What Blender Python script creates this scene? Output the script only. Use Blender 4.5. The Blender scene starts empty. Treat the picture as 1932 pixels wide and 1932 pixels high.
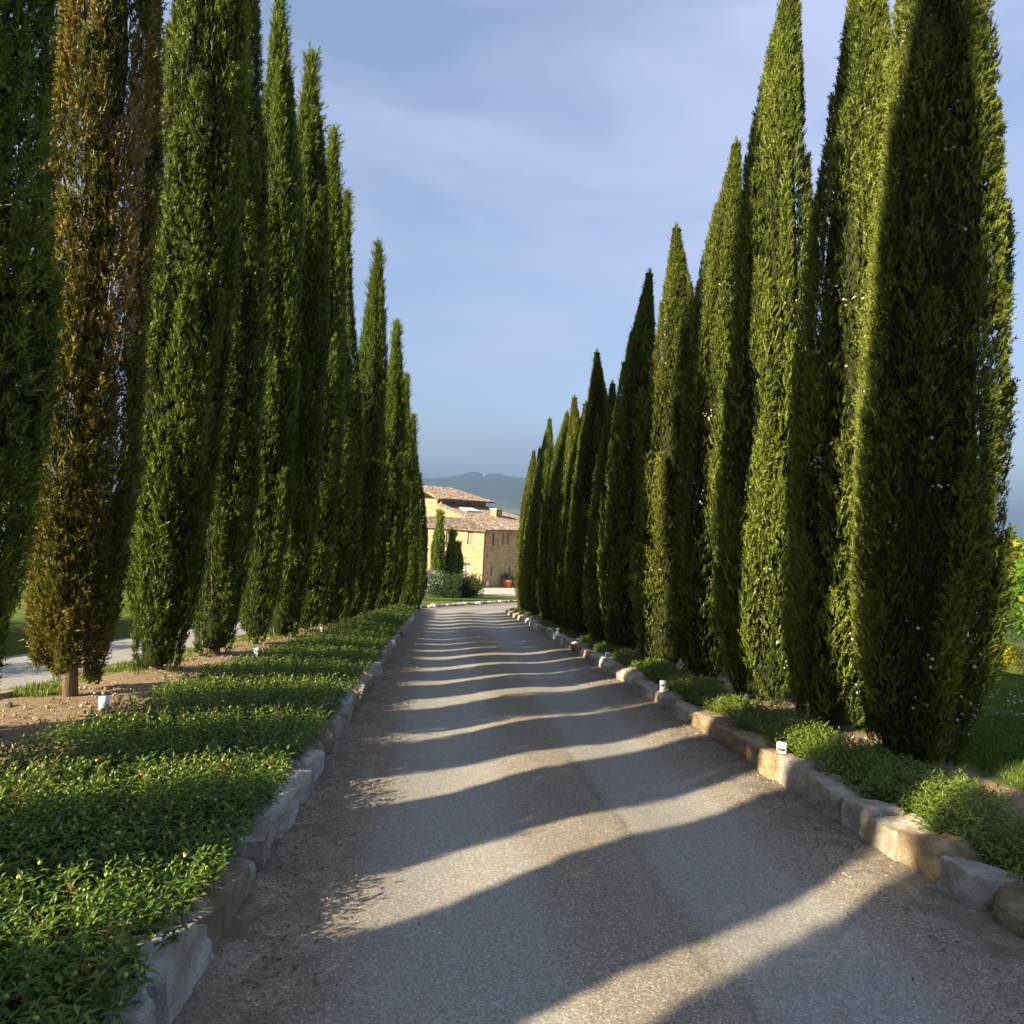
import bpy, bmesh, math
import numpy as np
from mathutils import Matrix, Vector, noise

scene = bpy.context.scene
COL = scene.collection
rad = math.radians

# ------------------------------------------------------------------ camera
CAM_H = 1.7
YAW, ROLL = rad(5.67), rad(2.8)
cam_data = bpy.data.cameras.new('camera')
cam_data.sensor_width = 36.0
cam_data.lens = 36.0 * 1250.0 / 1932.0
cam_data.clip_start = 0.05
cam_data.clip_end = 40000.0
cam = bpy.data.objects.new('camera', cam_data)
COL.objects.link(cam)
fwd = Vector((math.sin(YAW), math.cos(YAW), 0)); rgt = Vector((math.cos(YAW), -math.sin(YAW), 0)); upv = Vector((0, 0, 1))
cx = rgt * math.cos(ROLL) + upv * math.sin(ROLL)
cy = -rgt * math.sin(ROLL) + upv * math.cos(ROLL)
cz = -fwd
cam.matrix_world = Matrix(((cx.x, cy.x, cz.x, 0), (cx.y, cy.y, cz.y, 0), (cx.z, cy.z, cz.z, CAM_H), (0, 0, 0, 1)))
scene.camera = cam

# ------------------------------------------------------------------ sky, sun, exposure
SUN_EL, SUN_DIR = rad(25.0), rad(32.0)         # shadows fall 32 degrees from the +X axis
world = bpy.data.worlds.new('World'); scene.world = world; world.use_nodes = True
wt = world.node_tree; wn = wt.nodes; wl = wt.links
sky = wn.new('ShaderNodeTexSky'); sky.sky_type = 'NISHITA'; sky.sun_disc = False
sky.sun_elevation = SUN_EL; sky.sun_rotation = rad(238.0)
sky.air_density = 1.0; sky.dust_density = 0.6; sky.ozone_density = 2.0
tc = wn.new('ShaderNodeTexCoord'); mp = wn.new('ShaderNodeMapping'); mp.inputs['Scale'].default_value = (1.0, 1.0, 3.2)
mp.inputs['Rotation'].default_value = (rad(6), rad(-10), 0.5)
wl.new(tc.outputs['Generated'], mp.inputs['Vector'])
nz = wn.new('ShaderNodeTexNoise'); nz.inputs['Scale'].default_value = 2.1; nz.inputs['Detail'].default_value = 7
nz.inputs['Roughness'].default_value = 0.5; nz.inputs['Distortion'].default_value = 0.6
wl.new(mp.outputs[0], nz.inputs['Vector'])
rmp = wn.new('ShaderNodeMapRange'); rmp.inputs['From Min'].default_value = 0.33; rmp.inputs['From Max'].default_value = 0.68
rmp.inputs['To Min'].default_value = 0.25; rmp.inputs['To Max'].default_value = 0.88
wl.new(nz.outputs['Fac'], rmp.inputs['Value'])
mixc = wn.new('ShaderNodeMix'); mixc.data_type = 'RGBA'
mixc.inputs['B'].default_value = (3.2, 3.6, 5.1, 1)          # thin veil of high cloud
wl.new(rmp.outputs[0], mixc.inputs['Factor']); wl.new(sky.outputs[0], mixc.inputs['A'])
bg = wn['Background']; bg.inputs['Strength'].default_value = 0.05
wl.new(mixc.outputs['Result'], bg.inputs['Color'])

sun_data = bpy.data.lights.new('sun', 'SUN'); sun_data.energy = 5.0; sun_data.angle = rad(0.55); sun_data.color = (1.0, 0.87, 0.64)
sun = bpy.data.objects.new('sun', sun_data); COL.objects.link(sun)
sd = Vector((math.cos(SUN_EL) * math.cos(SUN_DIR), math.cos(SUN_EL) * math.sin(SUN_DIR), -math.sin(SUN_EL)))
sun.rotation_euler = sd.to_track_quat('-Z', 'Y').to_euler()
sun.location = (-30, -20, 25)
vs = scene.view_settings
vs.view_transform = 'Standard'; vs.look = 'None'; vs.exposure = 2.1; vs.gamma = 1.0; vs.use_curve_mapping = False

cy_ = scene.cycles
cy_.max_bounces = 6; cy_.diffuse_bounces = 2; cy_.glossy_bounces = 2; cy_.transmission_bounces = 3; cy_.transparent_max_bounces = 4; cy_.volume_bounces = 0

# ------------------------------------------------------------------ helpers
def tag(o, label=None, cat=None, group=None, kind=None):
    if label: o['label'] = label
    if cat: o['category'] = cat
    if group: o['group'] = group
    if kind: o['kind'] = kind
    return o

def link(o, parent=None, loc=None, rot=None, scl=None):
    COL.objects.link(o)
    if parent is not None: o.parent = parent
    if loc is not None: o.location = loc
    if rot is not None: o.rotation_euler = rot
    if scl is not None: o.scale = scl
    return o

def empty(name, loc=(0, 0, 0), rz=0.0):
    o = bpy.data.objects.new(name, None); o.empty_display_size = 0.2
    return link(o, None, loc, (0, 0, rz))

def mesh_np(name, V, F, mat=None, smooth=False, tint=None):
    """V (n,3); F (m,k) array of equal-sized faces or a list of such arrays."""
    me = bpy.data.meshes.new(name)
    V = np.ascontiguousarray(V, dtype=np.float32)
    if not isinstance(F, list): F = [F]
    F = [np.asarray(f, dtype=np.int32) for f in F if len(f)]
    idx = np.concatenate([f.ravel() for f in F])
    tot = np.concatenate([np.full(len(f), f.shape[1], np.int32) for f in F])
    st = np.concatenate([[0], np.cumsum(tot)[:-1]]).astype(np.int32)
    me.vertices.add(len(V)); me.vertices.foreach_set('co', V.ravel())
    me.loops.add(len(idx)); me.loops.foreach_set('vertex_index', idx)
    me.polygons.add(len(tot)); me.polygons.foreach_set('loop_start', st); me.polygons.foreach_set('loop_total', tot)
    me.polygons.foreach_set('use_smooth', np.full(len(tot), smooth, dtype=bool))
    me.update(calc_edges=True)
    if tint is not None:
        a = me.attributes.new('tint', 'FLOAT', 'POINT'); a.data.foreach_set('value', np.asarray(tint, np.float32))
    if mat is not None: me.materials.append(mat)
    return me

def obj(name, me, parent=None, loc=None, rot=None, scl=None):
    return link(bpy.data.objects.new(name, me), parent, loc, rot, scl)

class MB:
    """collects boxes, tubes, lathes into one mesh"""
    def __init__(s): s.v = []; s.f = []
    def add(s, v, f):
        n = len(s.v); s.v += [tuple(p) for p in v]; s.f += [tuple(i + n for i in q) for q in f]; return s
    def box(s, x0, y0, z0, x1, y1, z1):
        return s.add([(x0,y0,z0),(x1,y0,z0),(x1,y1,z0),(x0,y1,z0),(x0,y0,z1),(x1,y0,z1),(x1,y1,z1),(x0,y1,z1)],
                     [(0,3,2,1),(4,5,6,7),(0,1,5,4),(1,2,6,5),(2,3,7,6),(3,0,4,7)])
    def prism(s, poly, off):
        n = len(poly); off = Vector(off); a = [Vector(p) for p in poly]; b = [p + off for p in a]
        return s.add(a + b, [tuple(range(n))[::-1], tuple(range(n, 2*n))] + [(i, (i+1) % n, n + (i+1) % n, n + i) for i in range(n)])
    def tube(s, pts, radii, seg=8, cap=True):
        pts = [Vector(p) for p in pts]; rings = []; v = []; f = []
        for i, p in enumerate(pts):
            d = (pts[min(i+1, len(pts)-1)] - pts[max(i-1, 0)]).normalized()
            u = d.orthogonal().normalized() if abs(d.z) < .99 else Vector((1, 0, 0)); u = (u - d * u.dot(d)).normalized(); w = d.cross(u)
            for k in range(seg):
                a = 2 * math.pi * k / seg; v.append(p + (u * math.cos(a) + w * math.sin(a)) * radii[i])
        for i in range(len(pts) - 1):
            for k in range(seg):
                a = i*seg + k; b = i*seg + (k+1) % seg; f.append((a, b, b + seg, a + seg))
        if cap: f.append(tuple(range(seg))[::-1]); f.append(tuple(range((len(pts)-1)*seg, len(pts)*seg)))
        return s.add(v, f)
    def lathe(s, prof, seg=16, c=(0, 0, 0)):
        v = []; f = []
        for (r, z) in prof:
            for k in range(seg):
                a = 2*math.pi*k/seg; v.append((c[0] + r*math.cos(a), c[1] + r*math.sin(a), c[2] + z))
        for i in range(len(prof)-1):
            for k in range(seg):
                a = i*seg+k; b = i*seg+(k+1) % seg; f.append((a, b, b+seg, a+seg))
        f.append(tuple(range(seg))[::-1]); f.append(tuple(range((len(prof)-1)*seg, len(prof)*seg)))
        return s.add(v, f)
    def mesh(s, name, mat, smooth=False):
        me = bpy.data.meshes.new(name); me.from_pydata(s.v, [], s.f); me.update()
        if smooth: me.polygons.foreach_set('use_smooth', [True]*len(me.polygons))
        me.materials.append(mat); return me
    def build(s, name, mat, parent=None, smooth=False, loc=None, rot=None):
        return obj(name, s.mesh(name, mat, smooth), parent, loc, rot)

# ------------------------------------------------------------------ materials
class NT:
    def __init__(s, name):
        s.m = bpy.data.materials.new(name); s.m.use_nodes = True; s.t = s.m.node_tree; s.n = s.t.nodes; s.n.clear()
        s.out = s.n.new('ShaderNodeOutputMaterial')
    def N(s, typ, **kw):
        nd = s.n.new(typ)
        for k, v in kw.items():
            if k.startswith('_'): setattr(nd, k[1:], v)
            else:
                key = k.replace('__', ' ')
                sock = nd.inputs[key]
                if hasattr(v, 'is_output'): s.t.links.new(v, sock)
                else: sock.default_value = v
        return nd
    def L(s, a, b): s.t.links.new(a, b)
    def ramp(s, fac, stops, interp='LINEAR'):
        r = s.n.new('ShaderNodeValToRGB'); r.color_ramp.interpolation = interp
        e = r.color_ramp.elements
        while len(e) < len(stops): e.new(0.5)
        for el, (p, c) in zip(e, stops): el.position = p; el.color = (*c, 1) if len(c) == 3 else c
        s.L(fac, r.inputs[0]); return r.outputs[0]
    def mix(s, fac, a, b, blend='MIX'):
        m = s.n.new('ShaderNodeMix'); m.data_type = 'RGBA'; m.blend_type = blend
        for v, k in ((fac, 'Factor'), (a, 'A'), (b, 'B')):
            if hasattr(v, 'is_output'): s.L(v, m.inputs[k])
            elif k == 'Factor': m.inputs[k].default_value = v
            else: m.inputs[k].default_value = (*v, 1)
        return m.outputs['Result']
    def math(s, op, a, b=0.0, clamp=False):
        m = s.n.new('ShaderNodeMath'); m.operation = op; m.use_clamp = clamp
        for v, i in ((a, 0), (b, 1)):
            if hasattr(v, 'is_output'): s.L(v, m.inputs[i])
            else: m.inputs[i].default_value = v
        return m.outputs[0]
    def maprange(s, v, a, b, c=0.0, d=1.0):
        m = s.N('ShaderNodeMapRange'); s.L(v, m.inputs['Value'])
        for k, x in zip(('From Min', 'From Max', 'To Min', 'To Max'), (a, b, c, d)): m.inputs[k].default_value = x
        return m.outputs[0]
    def noise(s, vec, scale, detail=4, rough=0.55, dist=0.0):
        n = s.N('ShaderNodeTexNoise', Scale=scale, Detail=detail, Roughness=rough, Distortion=dist)
        if vec is not None: s.L(vec, n.inputs['Vector'])
        return n.outputs['Fac']
    def pos(s): return s.N('ShaderNodeNewGeometry').outputs['Position']
    def ocoord(s): return s.N('ShaderNodeTexCoord').outputs['Object']
    def scaled(s, vec, sc):
        m = s.N('ShaderNodeMapping'); m.inputs['Scale'].default_value = sc; s.L(vec, m.inputs['Vector']); return m.outputs[0]
    def principled(s, base, rough=0.8, spec=0.3, bump=None, bdist=0.01, bstr=1.0, **kw):
        p = s.N('ShaderNodeBsdfPrincipled')
        for v, k in ((base, 'Base Color'), (rough, 'Roughness'), (spec, 'Specular IOR Level')):
            if hasattr(v, 'is_output'): s.L(v, p.inputs[k])
            else: p.inputs[k].default_value = (*v, 1) if k == 'Base Color' else v
        for k, v in kw.items(): p.inputs[k].default_value = v
        if bump is not None:
            b = s.N('ShaderNodeBump', Strength=bstr, Distance=bdist); s.L(bump, b.inputs['Height']); s.L(b.outputs[0], p.inputs['Normal'])
        return p
    def done(s, shader):
        s.L(shader.outputs[0], s.out.inputs['Surface']); return s.m

def plain(name, c, rough=0.7, var=0.12, scale=6.0, spec=0.3, bump=0.0, **kw):
    t = NT(name); co = t.ocoord(); n = t.noise(co, scale, 5)
    base = t.mix(n, tuple(x*(1-var) for x in c), tuple(min(1, x*(1+var)) for x in c))
    return t.done(t.principled(base, rough, spec, t.noise(co, scale*5, 4) if bump else None, bump or 0.01, 1.0, **kw))

def foliage(name, stops, trans=0.28, rough=0.5, spec=0.25, objvar=0.10, tmul=(1.3, 1.25, 0.6)):
    t = NT(name)
    a = t.N('ShaderNodeAttribute', _attribute_name='tint').outputs['Fac']
    c = t.ramp(a, stops)
    oi = t.N('ShaderNodeObjectInfo').outputs['Random']
    h = t.N('ShaderNodeHueSaturation'); t.L(c, h.inputs['Color'])
    t.L(t.maprange(oi, 0, 1, 1-objvar*1.5, 1+objvar*1.5), h.inputs['Value'])
    t.L(t.maprange(t.math('FRACT', t.math('MULTIPLY', oi, 7.31)), 0, 1, 0.5-objvar*0.10, 0.5+objvar*0.10), h.inputs['Hue'])
    p = t.principled(h.outputs[0], rough, spec)
    tr = t.N('ShaderNodeBsdfTranslucent'); t.L(t.mix(1.0, h.outputs[0], tmul, 'MULTIPLY'), tr.inputs['Color'])
    ms = t.N('ShaderNodeMixShader', Fac=trans); t.L(p.outputs[0], ms.inputs[1]); t.L(tr.outputs[0], ms.inputs[2])
    return t.done(ms)

# cypress foliage: tint 0 = dark inner, 1 = light outer; shaded gaps put into the colour
M_CYP_L = foliage('cypress_foliage', [(0, (.020, .032, .005)), (.3, (.058, .088, .010)), (.6, (.135, .182, .021)), (1, (.225, .265, .042))], trans=.26)
M_CYP_R = foliage('olive_cypress_foliage', [(0, (.022, .034, .006)), (.35, (.086, .110, .014)), (.7, (.176, .206, .027)), (1, (.250, .268, .048))], trans=.25)
M_CYP_B = foliage('browning_cypress_foliage', [(0, (.045, .050, .009)), (.3, (.100, .105, .016)), (.6, (.190, .160, .028)), (.85, (.250, .180, .038)), (1, (.40, .29, .14))], trans=.2, objvar=0)
M_COVER = foliage('ground_cover_leaves', [(0, (.024, .052, .007)), (.4, (.062, .118, .013)), (.75, (.150, .205, .024)), (.92, (.15, .16, .03)), (.97, (.20, .11, .03)), (1, (.26, .12, .035))], trans=.25, spec=.45, rough=.42, objvar=.0)
M_GRASS = foliage('lawn_grass', [(0, (.060, .090, .014)), (.5, (.105, .150, .020)), (.85, (.15, .19, .03)), (1, (.24, .21, .07))], trans=.3, objvar=0, tmul=(1.3, 1.3, .5))
M_LEAF = foliage('fresh_leaves', [(0, (.05, .11, .012)), (.5, (.10, .19, .018)), (.8, (.17, .24, .022)), (1, (.34, .32, .03))], trans=.35, objvar=.1)
M_OLIVE = foliage('olive_grey_leaves', [(0, (.05, .065, .03)), (.6, (.10, .12, .055)), (1, (.17, .18, .085))], trans=.25)
M_DARKLEAF = foliage('dark_shrub_leaves', [(0, (.018, .035, .012)), (.6, (.035, .06, .018)), (1, (.07, .085, .025))], trans=.2)
M_BROOM = foliage('broom_flowers', [(0, (.06, .11, .02)), (.42, (.13, .17, .02)), (.5, (.62, .45, .01)), (1, (.80, .60, .02))], trans=.25, objvar=0, tmul=(1.1, 1.05, .6))
M_OLEAND = foliage('oleander_leaves', [(0, (.05, .085, .04)), (.6, (.09, .13, .065)), (.74, (.12, .16, .09)), (.8, (.72, .70, .66)), (1, (.82, .80, .78))], trans=.2, objvar=0, tmul=(1.0, 1.0, .8))

def bark_mat(name, c1, c2):
    t = NT(name); co = t.ocoord(); n = t.noise(t.scaled(co, (14, 14, 1.6)), 3.0, 6, .65, .6)
    return t.done(t.principled(t.mix(n, c1, c2), .9, .15, n, .03, 1.0))
M_BARK = bark_mat('cypress_bark', (.07, .05, .035), (.30, .22, .15))
M_CORE = bark_mat('dark_core', (.018, .022, .008), (.040, .045, .014))  # dark olive for the solid light-blocking core added inside each crown

def cone_mat():
    t = NT('seed_cone'); a = t.N('ShaderNodeAttribute', _attribute_name='tint').outputs['Fac']
    return t.done(t.principled(t.ramp(a, [(0, (.20, .17, .13)), (.5, (.36, .32, .26)), (1, (.54, .50, .43))]), .7, .2))
M_CONE = cone_mat()

def asphalt():
    t = NT('chip_seal_asphalt'); p = t.pos()
    fine = t.noise(p, 160.0, 3, .7); mid = t.noise(p, 60, 3, .6); big = t.noise(p, .9, 6, .6, .4)
    vor = t.N('ShaderNodeTexVoronoi', Scale=130.0); t.L(p, vor.inputs['Vector'])
    chips = t.N('ShaderNodeSeparateColor'); t.L(vor.outputs['Color'], chips.inputs[0])
    chip = chips.outputs[0]
    wear = t.N('ShaderNodeAttribute', _attribute_name='wear').outputs['Fac']        # wheel tracks worn pale and smooth
    dirt = t.N('ShaderNodeAttribute', _attribute_name='dirt').outputs['Fac']        # brown litter along the kerbs
    w2 = t.math('ADD', wear, t.maprange(big, .3, .7, -.28, .28), True)
    rough_c = t.ramp(chip, [(0, (.180, .148, .105)), (.35, (.255, .217, .158)), (.7, (.325, .280, .210)), (.93, (.43, .38, .30)), (1, (.58, .54, .46))])
    worn_c = t.ramp(chip, [(0, (0.205, 0.189, 0.162)), (.5, (0.308, 0.286, 0.248)), (.9, (0.400, 0.373, 0.324)), (1, (0.518, 0.486, 0.432))])
    c = t.mix(t.maprange(w2, .25, .75), rough_c, worn_c)
    c = t.mix(t.maprange(t.noise(p, .35, 5, .6), .3, .75, 0, .25), c, (.24, .205, .155))
    d2 = t.math('MULTIPLY', dirt, t.maprange(t.noise(p, 5.5, 6, .7, .5), .3, .68))
    c = t.mix(t.math('MULTIPLY', d2, .85), c, (.085, .052, .030))
    crack_v = t.N('ShaderNodeAttribute', _attribute_name='crack').outputs['Fac']
    c = t.mix(t.math('MULTIPLY', crack_v, t.maprange(t.noise(p, 9, 4, .7), .40, .66, 0, .7)), c, (.105, .088, .068))
    h = t.math('ADD', t.math('MULTIPLY', chip, .6), t.math('MULTIPLY', fine, .8))
    h = t.math('SUBTRACT', h, t.math('MULTIPLY', crack_v, 2.0))
    bs = t.N('ShaderNodeBump', Distance=.0045); t.L(h, bs.inputs['Height']); t.L(t.maprange(w2, .2, .8, 1.0, .55), bs.inputs['Strength'])
    pr = t.principled(c, t.maprange(w2, 0, 1, .80, .62), .35); t.L(bs.outputs[0], pr.inputs['Normal'])
    return t.done(pr)
M_ROAD = asphalt()

def ground_mat():
    t = NT('lawn_and_soil'); p = t.pos()
    g = t.N('ShaderNodeAttribute', _attribute_name='grass').outputs['Fac']
    n1 = t.noise(p, 3.2, 7, .65, .3); n2 = t.noise(p, 22, 5, .7); n3 = t.noise(p, .5, 4); n4 = t.noise(p, 95, 3, .7)
    soil = t.ramp(n2, [(.25, (.16, .105, .055)), (.5, (.31, .215, .125)), (.75, (.44, .33, .21))])
    soil = t.mix(t.maprange(n4, .55, .75, 0, .5), soil, (.46, .37, .26))
    grass = t.ramp(n2, [(.2, (.05, .08, .014)), (.5, (.09, .13, .02)), (.8, (.13, .165, .032))])
    grass = t.mix(t.maprange(n3, .4, .7, 0, .45), grass, (.11, .125, .03))
    f = t.math('ADD', g, t.math('MULTIPLY', t.math('SUBTRACT', n1, .5), 1.5), True)
    soil = t.mix(t.N('ShaderNodeAttribute', _attribute_name='bed').outputs['Fac'], soil, t.ramp(n2, [(.3, (.045, .032, .018)), (.7, (.11, .078, .045))]))   # darker soil colour inside the planted beds
    c = t.mix(t.maprange(f, .38, .62), soil, grass)
    hh = t.math('ADD', n2, t.math('MULTIPLY', n4, .5))
    return t.done(t.principled(c, .95, .1, hh, .035, 1.0))
M_GROUND = ground_mat()

def stone_mat():
    t = NT('quarried_limestone'); co = t.ocoord()
    oi = t.N('ShaderNodeObjectInfo')
    off = t.N('ShaderNodeVectorMath', _operation='ADD'); t.L(co, off.inputs[0]); t.L(oi.outputs['Random'], off.inputs[1])
    sc = t.N('ShaderNodeVectorMath', _operation='SCALE', Scale=1.0)
    v = off.outputs[0]
    n1 = t.noise(v, 2.2, 7, .62, .25); n2 = t.noise(v, 8, 6, .75); n3 = t.noise(v, 30, 4, .75)
    base = oi.outputs['Color']
    c = t.mix(t.maprange(n1, .40, .60), t.mix(1.0, base, (.66, .60, .50), 'MULTIPLY'), base)
    vein = t.math('ABSOLUTE', t.math('SUBTRACT', t.noise(v, 1.6, 5, .6, .9), .5))
    c = t.mix(t.maprange(vein, .0, .03, .22, 0), c, (.62, .58, .51))
    c = t.mix(t.maprange(n2, .5, .72, 0, .5), c, (.40, .28, .14))
    g = t.N('ShaderNodeNewGeometry')
    c = t.mix(t.maprange(n3, .6, .72, 0, .5), c, (.14, .125, .10))
    h = t.math('ADD', t.math('MULTIPLY', n1, .9), t.math('ADD', t.math('MULTIPLY', n2, .8), t.math('MULTIPLY', n3, .35)))
    return t.done(t.principled(c, .85, .2, h, .06, 1.0))
M_STONE = stone_mat()

def masonry(name, tone):
    t = NT(name); co = t.ocoord()
    v = t.N('ShaderNodeTexVoronoi', Scale=3.1, Randomness=.9); t.L(t.scaled(co, (1, 1, 1.75)), v.inputs['Vector'])
    e = t.N('ShaderNodeTexVoronoi', _feature='DISTANCE_TO_EDGE', Scale=3.1, Randomness=.9); t.L(t.scaled(co, (1, 1, 1.75)), e.inputs['Vector'])
    sc = t.N('ShaderNodeSeparateColor'); t.L(v.outputs['Color'], sc.inputs[0])
    c = t.ramp(sc.outputs[0], [(0, tuple(.55*x for x in tone)), (.12, tuple(.8*x for x in tone)), (.5, tone), (.85, tuple(min(1, 1.2*x) for x in tone)), (1, (.42, .36, .28))])
    c = t.mix(t.maprange(e.outputs['Distance'], .0, .09), tuple(1.12*x for x in tone), c)
    c = t.mix(t.maprange(t.noise(co, 1.3, 5), .45, .7, 0, .5), c, tuple(.75*x for x in tone))
    return t.done(t.principled(c, .9, .15, t.maprange(e.outputs['Distance'], 0, .12), .05, 1.0))
M_WALL = masonry('golden_rubble_masonry', (.41, .31, .17))
def tile_mat():
    t = NT('clay_roof_tile'); co = t.ocoord(); 
    v = t.N('ShaderNodeTexVoronoi', Scale=4.2); t.L(co, v.inputs['Vector'])
    sc = t.N('ShaderNodeSeparateColor'); t.L(v.outputs['Color'], sc.inputs[0])
    c = t.ramp(sc.outputs[0], [(0, (.12, .09, .065)), (.4, (.215, .160, .120)), (.75, (.29, .225, .170)), (1, (.39, .34, .27))])
    return t.done(t.principled(c, .9, .15))
M_TILE = tile_mat()
M_WOOD = plain('dark_timber', (.09, .05, .03), .7)
M_SHUT = plain('faded_brown_shutter', (.20, .15, .11), .7)
M_REDWOOD = plain('red_door_frame', (.22, .05, .03), .6)
M_CURTAIN = plain('pale_curtain', (.62, .60, .54), .8)
M_GLASS = plain('window_glass', (.03, .035, .04), .08, spec=.6)
M_TERRA = plain('terracotta', (.50, .17, .07), .75)
M_PLAST = plain('cream_plaster', (.62, .54, .42), .85)
M_COPPER = plain('brown_gutter_metal', (.14, .085, .05), .5, spec=.5)
M_LAMPW = plain('white_lacquered_metal', (.66, .68, .70), .45, .05, spec=.5)
M_LAMPD = plain('lamp_slot', (.03, .03, .03), .4)
M_GRAVEL = (lambda t: t.done(t.principled(t.ramp(t.noise(t.pos(), 14, 5, .7), [(.3, (.40, .33, .25)), (.7, (.60, .52, .41))]), .95, .1, t.noise(t.pos(), 40, 3), .02)))(NT('pale_gravel'))
M_BUD = foliage('flower_buds', [(0, (.16, .22, .03)), (.6, (.30, .36, .06)), (1, (.46, .44, .10))], trans=.1, objvar=0, spec=.4)

# ------------------------------------------------------------------ the lie of the land
_YS = np.array([-60, -40, -10, 0, 10, 20, 33, 45, 67, 90, 140.]); _DS = np.array([-3.6, -2.6, -.72, 0, .82, 1.80, 3.2, 4.4, 6.3, 7.6, 13.])
_MS = np.gradient(_DS, _YS)
def drop(Y):
    Y = np.asarray(Y, float); i = np.clip(np.searchsorted(_YS, Y) - 1, 0, len(_YS) - 2)
    h = _YS[i+1] - _YS[i]; t = np.clip((Y - _YS[i]) / h, 0, 1.5)
    return (2*t**3-3*t**2+1)*_DS[i] + (t**3-2*t**2+t)*h*_MS[i] + (-2*t**3+3*t**2)*_DS[i+1] + (t**3-t**2)*h*_MS[i+1]

XL_Y = np.array([-60, 29.5, 31.0, 32.3, 36.2, 41.5, 48, 54, 60, 150]); XL_X = np.array([-.9, -.9, -.85, -.5, 1.17, 3.5, 8, 14, 20, 60.])
XR_Y = np.array([-60, 29.0, 30.0, 31, 33, 36, 40, 45, 50, 150]); XR_X = np.array([2.81, 2.81, 3.0, 3.6, 5.6, 9, 14, 20, 26, 90.])
def XL(Y): return np.interp(Y, XL_Y, XL_X)
def XR(Y): return np.interp(Y, XR_Y, XR_X)
def row_left(Y): return -3.45 + .116 * (np.clip(Y, -30, 25) - 6.75)
_CX = np.array([-200, -60, -30, -14, -9.6, -8.6, -8.2, -5.7, -5.2, -4.3, -3.45, -2.4, -1.12, -1.05])
_CZ = np.array([-9, -3.5, -1.4, -.2, .25, .15, -.27, -.27, -.10, .22, .30, .25, .15, -.06])
_DX = np.array([.12, .2, .9, 1.6, 4, 8, 12, 18, 30, 60, 200.]); _DZ = np.array([-.06, .10, .13, .13, .10, -.12, -.45, -1.3, -4, -13, -45])
def ground(X, Y):
    X = np.asarray(X, float); Y = np.asarray(Y, float); X, Y = np.broadcast_arrays(X, Y)
    xl, xr = XL(Y), XR(Y); g = -drop(Y)
    row = row_left(Y)
    far = np.clip((Y - 29.0) / 2.0, 0, 1)
    xs = np.where(X < row, X - (row + 3.45), -1.1 - (-1.1 - X) / np.maximum(-1.1 - row, .2) * 2.35)
    cl = np.interp(xs, _CX, _CZ) * (1 - far) + far * np.where(X < xl - .12, .08, -.06)
    cr = np.interp(X - xr, _DX, _DZ)
    return g + np.where(X > xr, cr, np.where(X < xl - .12, cl, -.06))

def vnoise(x, y, s, seed=0):
    return np.array([noise.noise(Vector((a*s + seed*17.3, b*s - seed*9.1, seed*3.7))) for a, b in zip(np.ravel(x), np.ravel(y))]).reshape(np.shape(x))

# ground sheet near the drive
def axis(*seg): return np.unique(np.round(np.concatenate([np.arange(a, b, d) for a, b, d in seg]), 4))
gx = axis((-70, -20, 5), (-20, -9, 1), (-9, -1.4, .3), (-1.4, -.8, .06), (-.8, 2.7, .5), (2.7, 3.3, .06), (3.3, 6, .2), (6, 16, .5), (16, 30, 2), (30, 82, 4))
gy = axis((-40, -4, 2), (-4, 1, .5), (1, 16, .25), (16, 36, .4), (36, 60, .8), (60, 110.1, 2.5))
GX, GY = np.meshgrid(gx, gy)
GZ = ground(GX, GY)
bumpy = vnoise(GX, GY, .8, 1) * .035 + vnoise(GX, GY, 2.6, 2) * .018
onroad = (GX > XL(GY) - .2) & (GX < XR(GY) + .12)
GZ = GZ + np.where(onroad, 0, bumpy)
rowY = row_left(GY); gm = np.zeros_like(GX)
rl = GX - rowY
gm = np.where(GX < XL(GY), np.interp(rl, [-60, -6.2, -4.9, -4.6, -2.3, -1.7, -.9, -.35, .3, 3], [.9, .9, .85, .3, .3, .95, .75, .45, .08, .0]), gm)
gm = np.where(GX > XR(GY), np.interp(GX - XR(GY), [0, .5, .8, 1.55, 1.85, 3], [0, .0, .05, .22, .95, 1.2]), gm)
gm = np.where((GY > 30) & ((GX < XL(GY)) | (GX > XR(GY))), 1.1, gm)
nx, ny = len(gx), len(gy); ii = np.arange(nx*ny).reshape(ny, nx)
GF = np.stack([ii[:-1, :-1], ii[:-1, 1:], ii[1:, 1:], ii[1:, :-1]], -1).reshape(-1, 4)
me = mesh_np('ground', np.stack([GX, GY, GZ], -1).reshape(-1, 3), GF, M_GROUND, True)
a = me.attributes.new('grass', 'FLOAT', 'POINT'); a.data.foreach_set('value', gm.ravel().astype(np.float32))
bed = ((GX > np.where(GY < 7.2, -2.94 + .04*GY, -2.65 + .0625*(GY-7.2)) + .15) & (GX < 0) & (GY < 29.6)) | ((GX > XR(GY)) & (GX < XR(GY) + .8) & (GY < 29.2))
a = me.attributes.new('bed', 'FLOAT', 'POINT'); a.data.foreach_set('value', bed.ravel().astype(np.float32))
tag(obj('ground', me), 'sloping ground of dry soil strips and mown lawn beside the drive', kind='structure')

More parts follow.
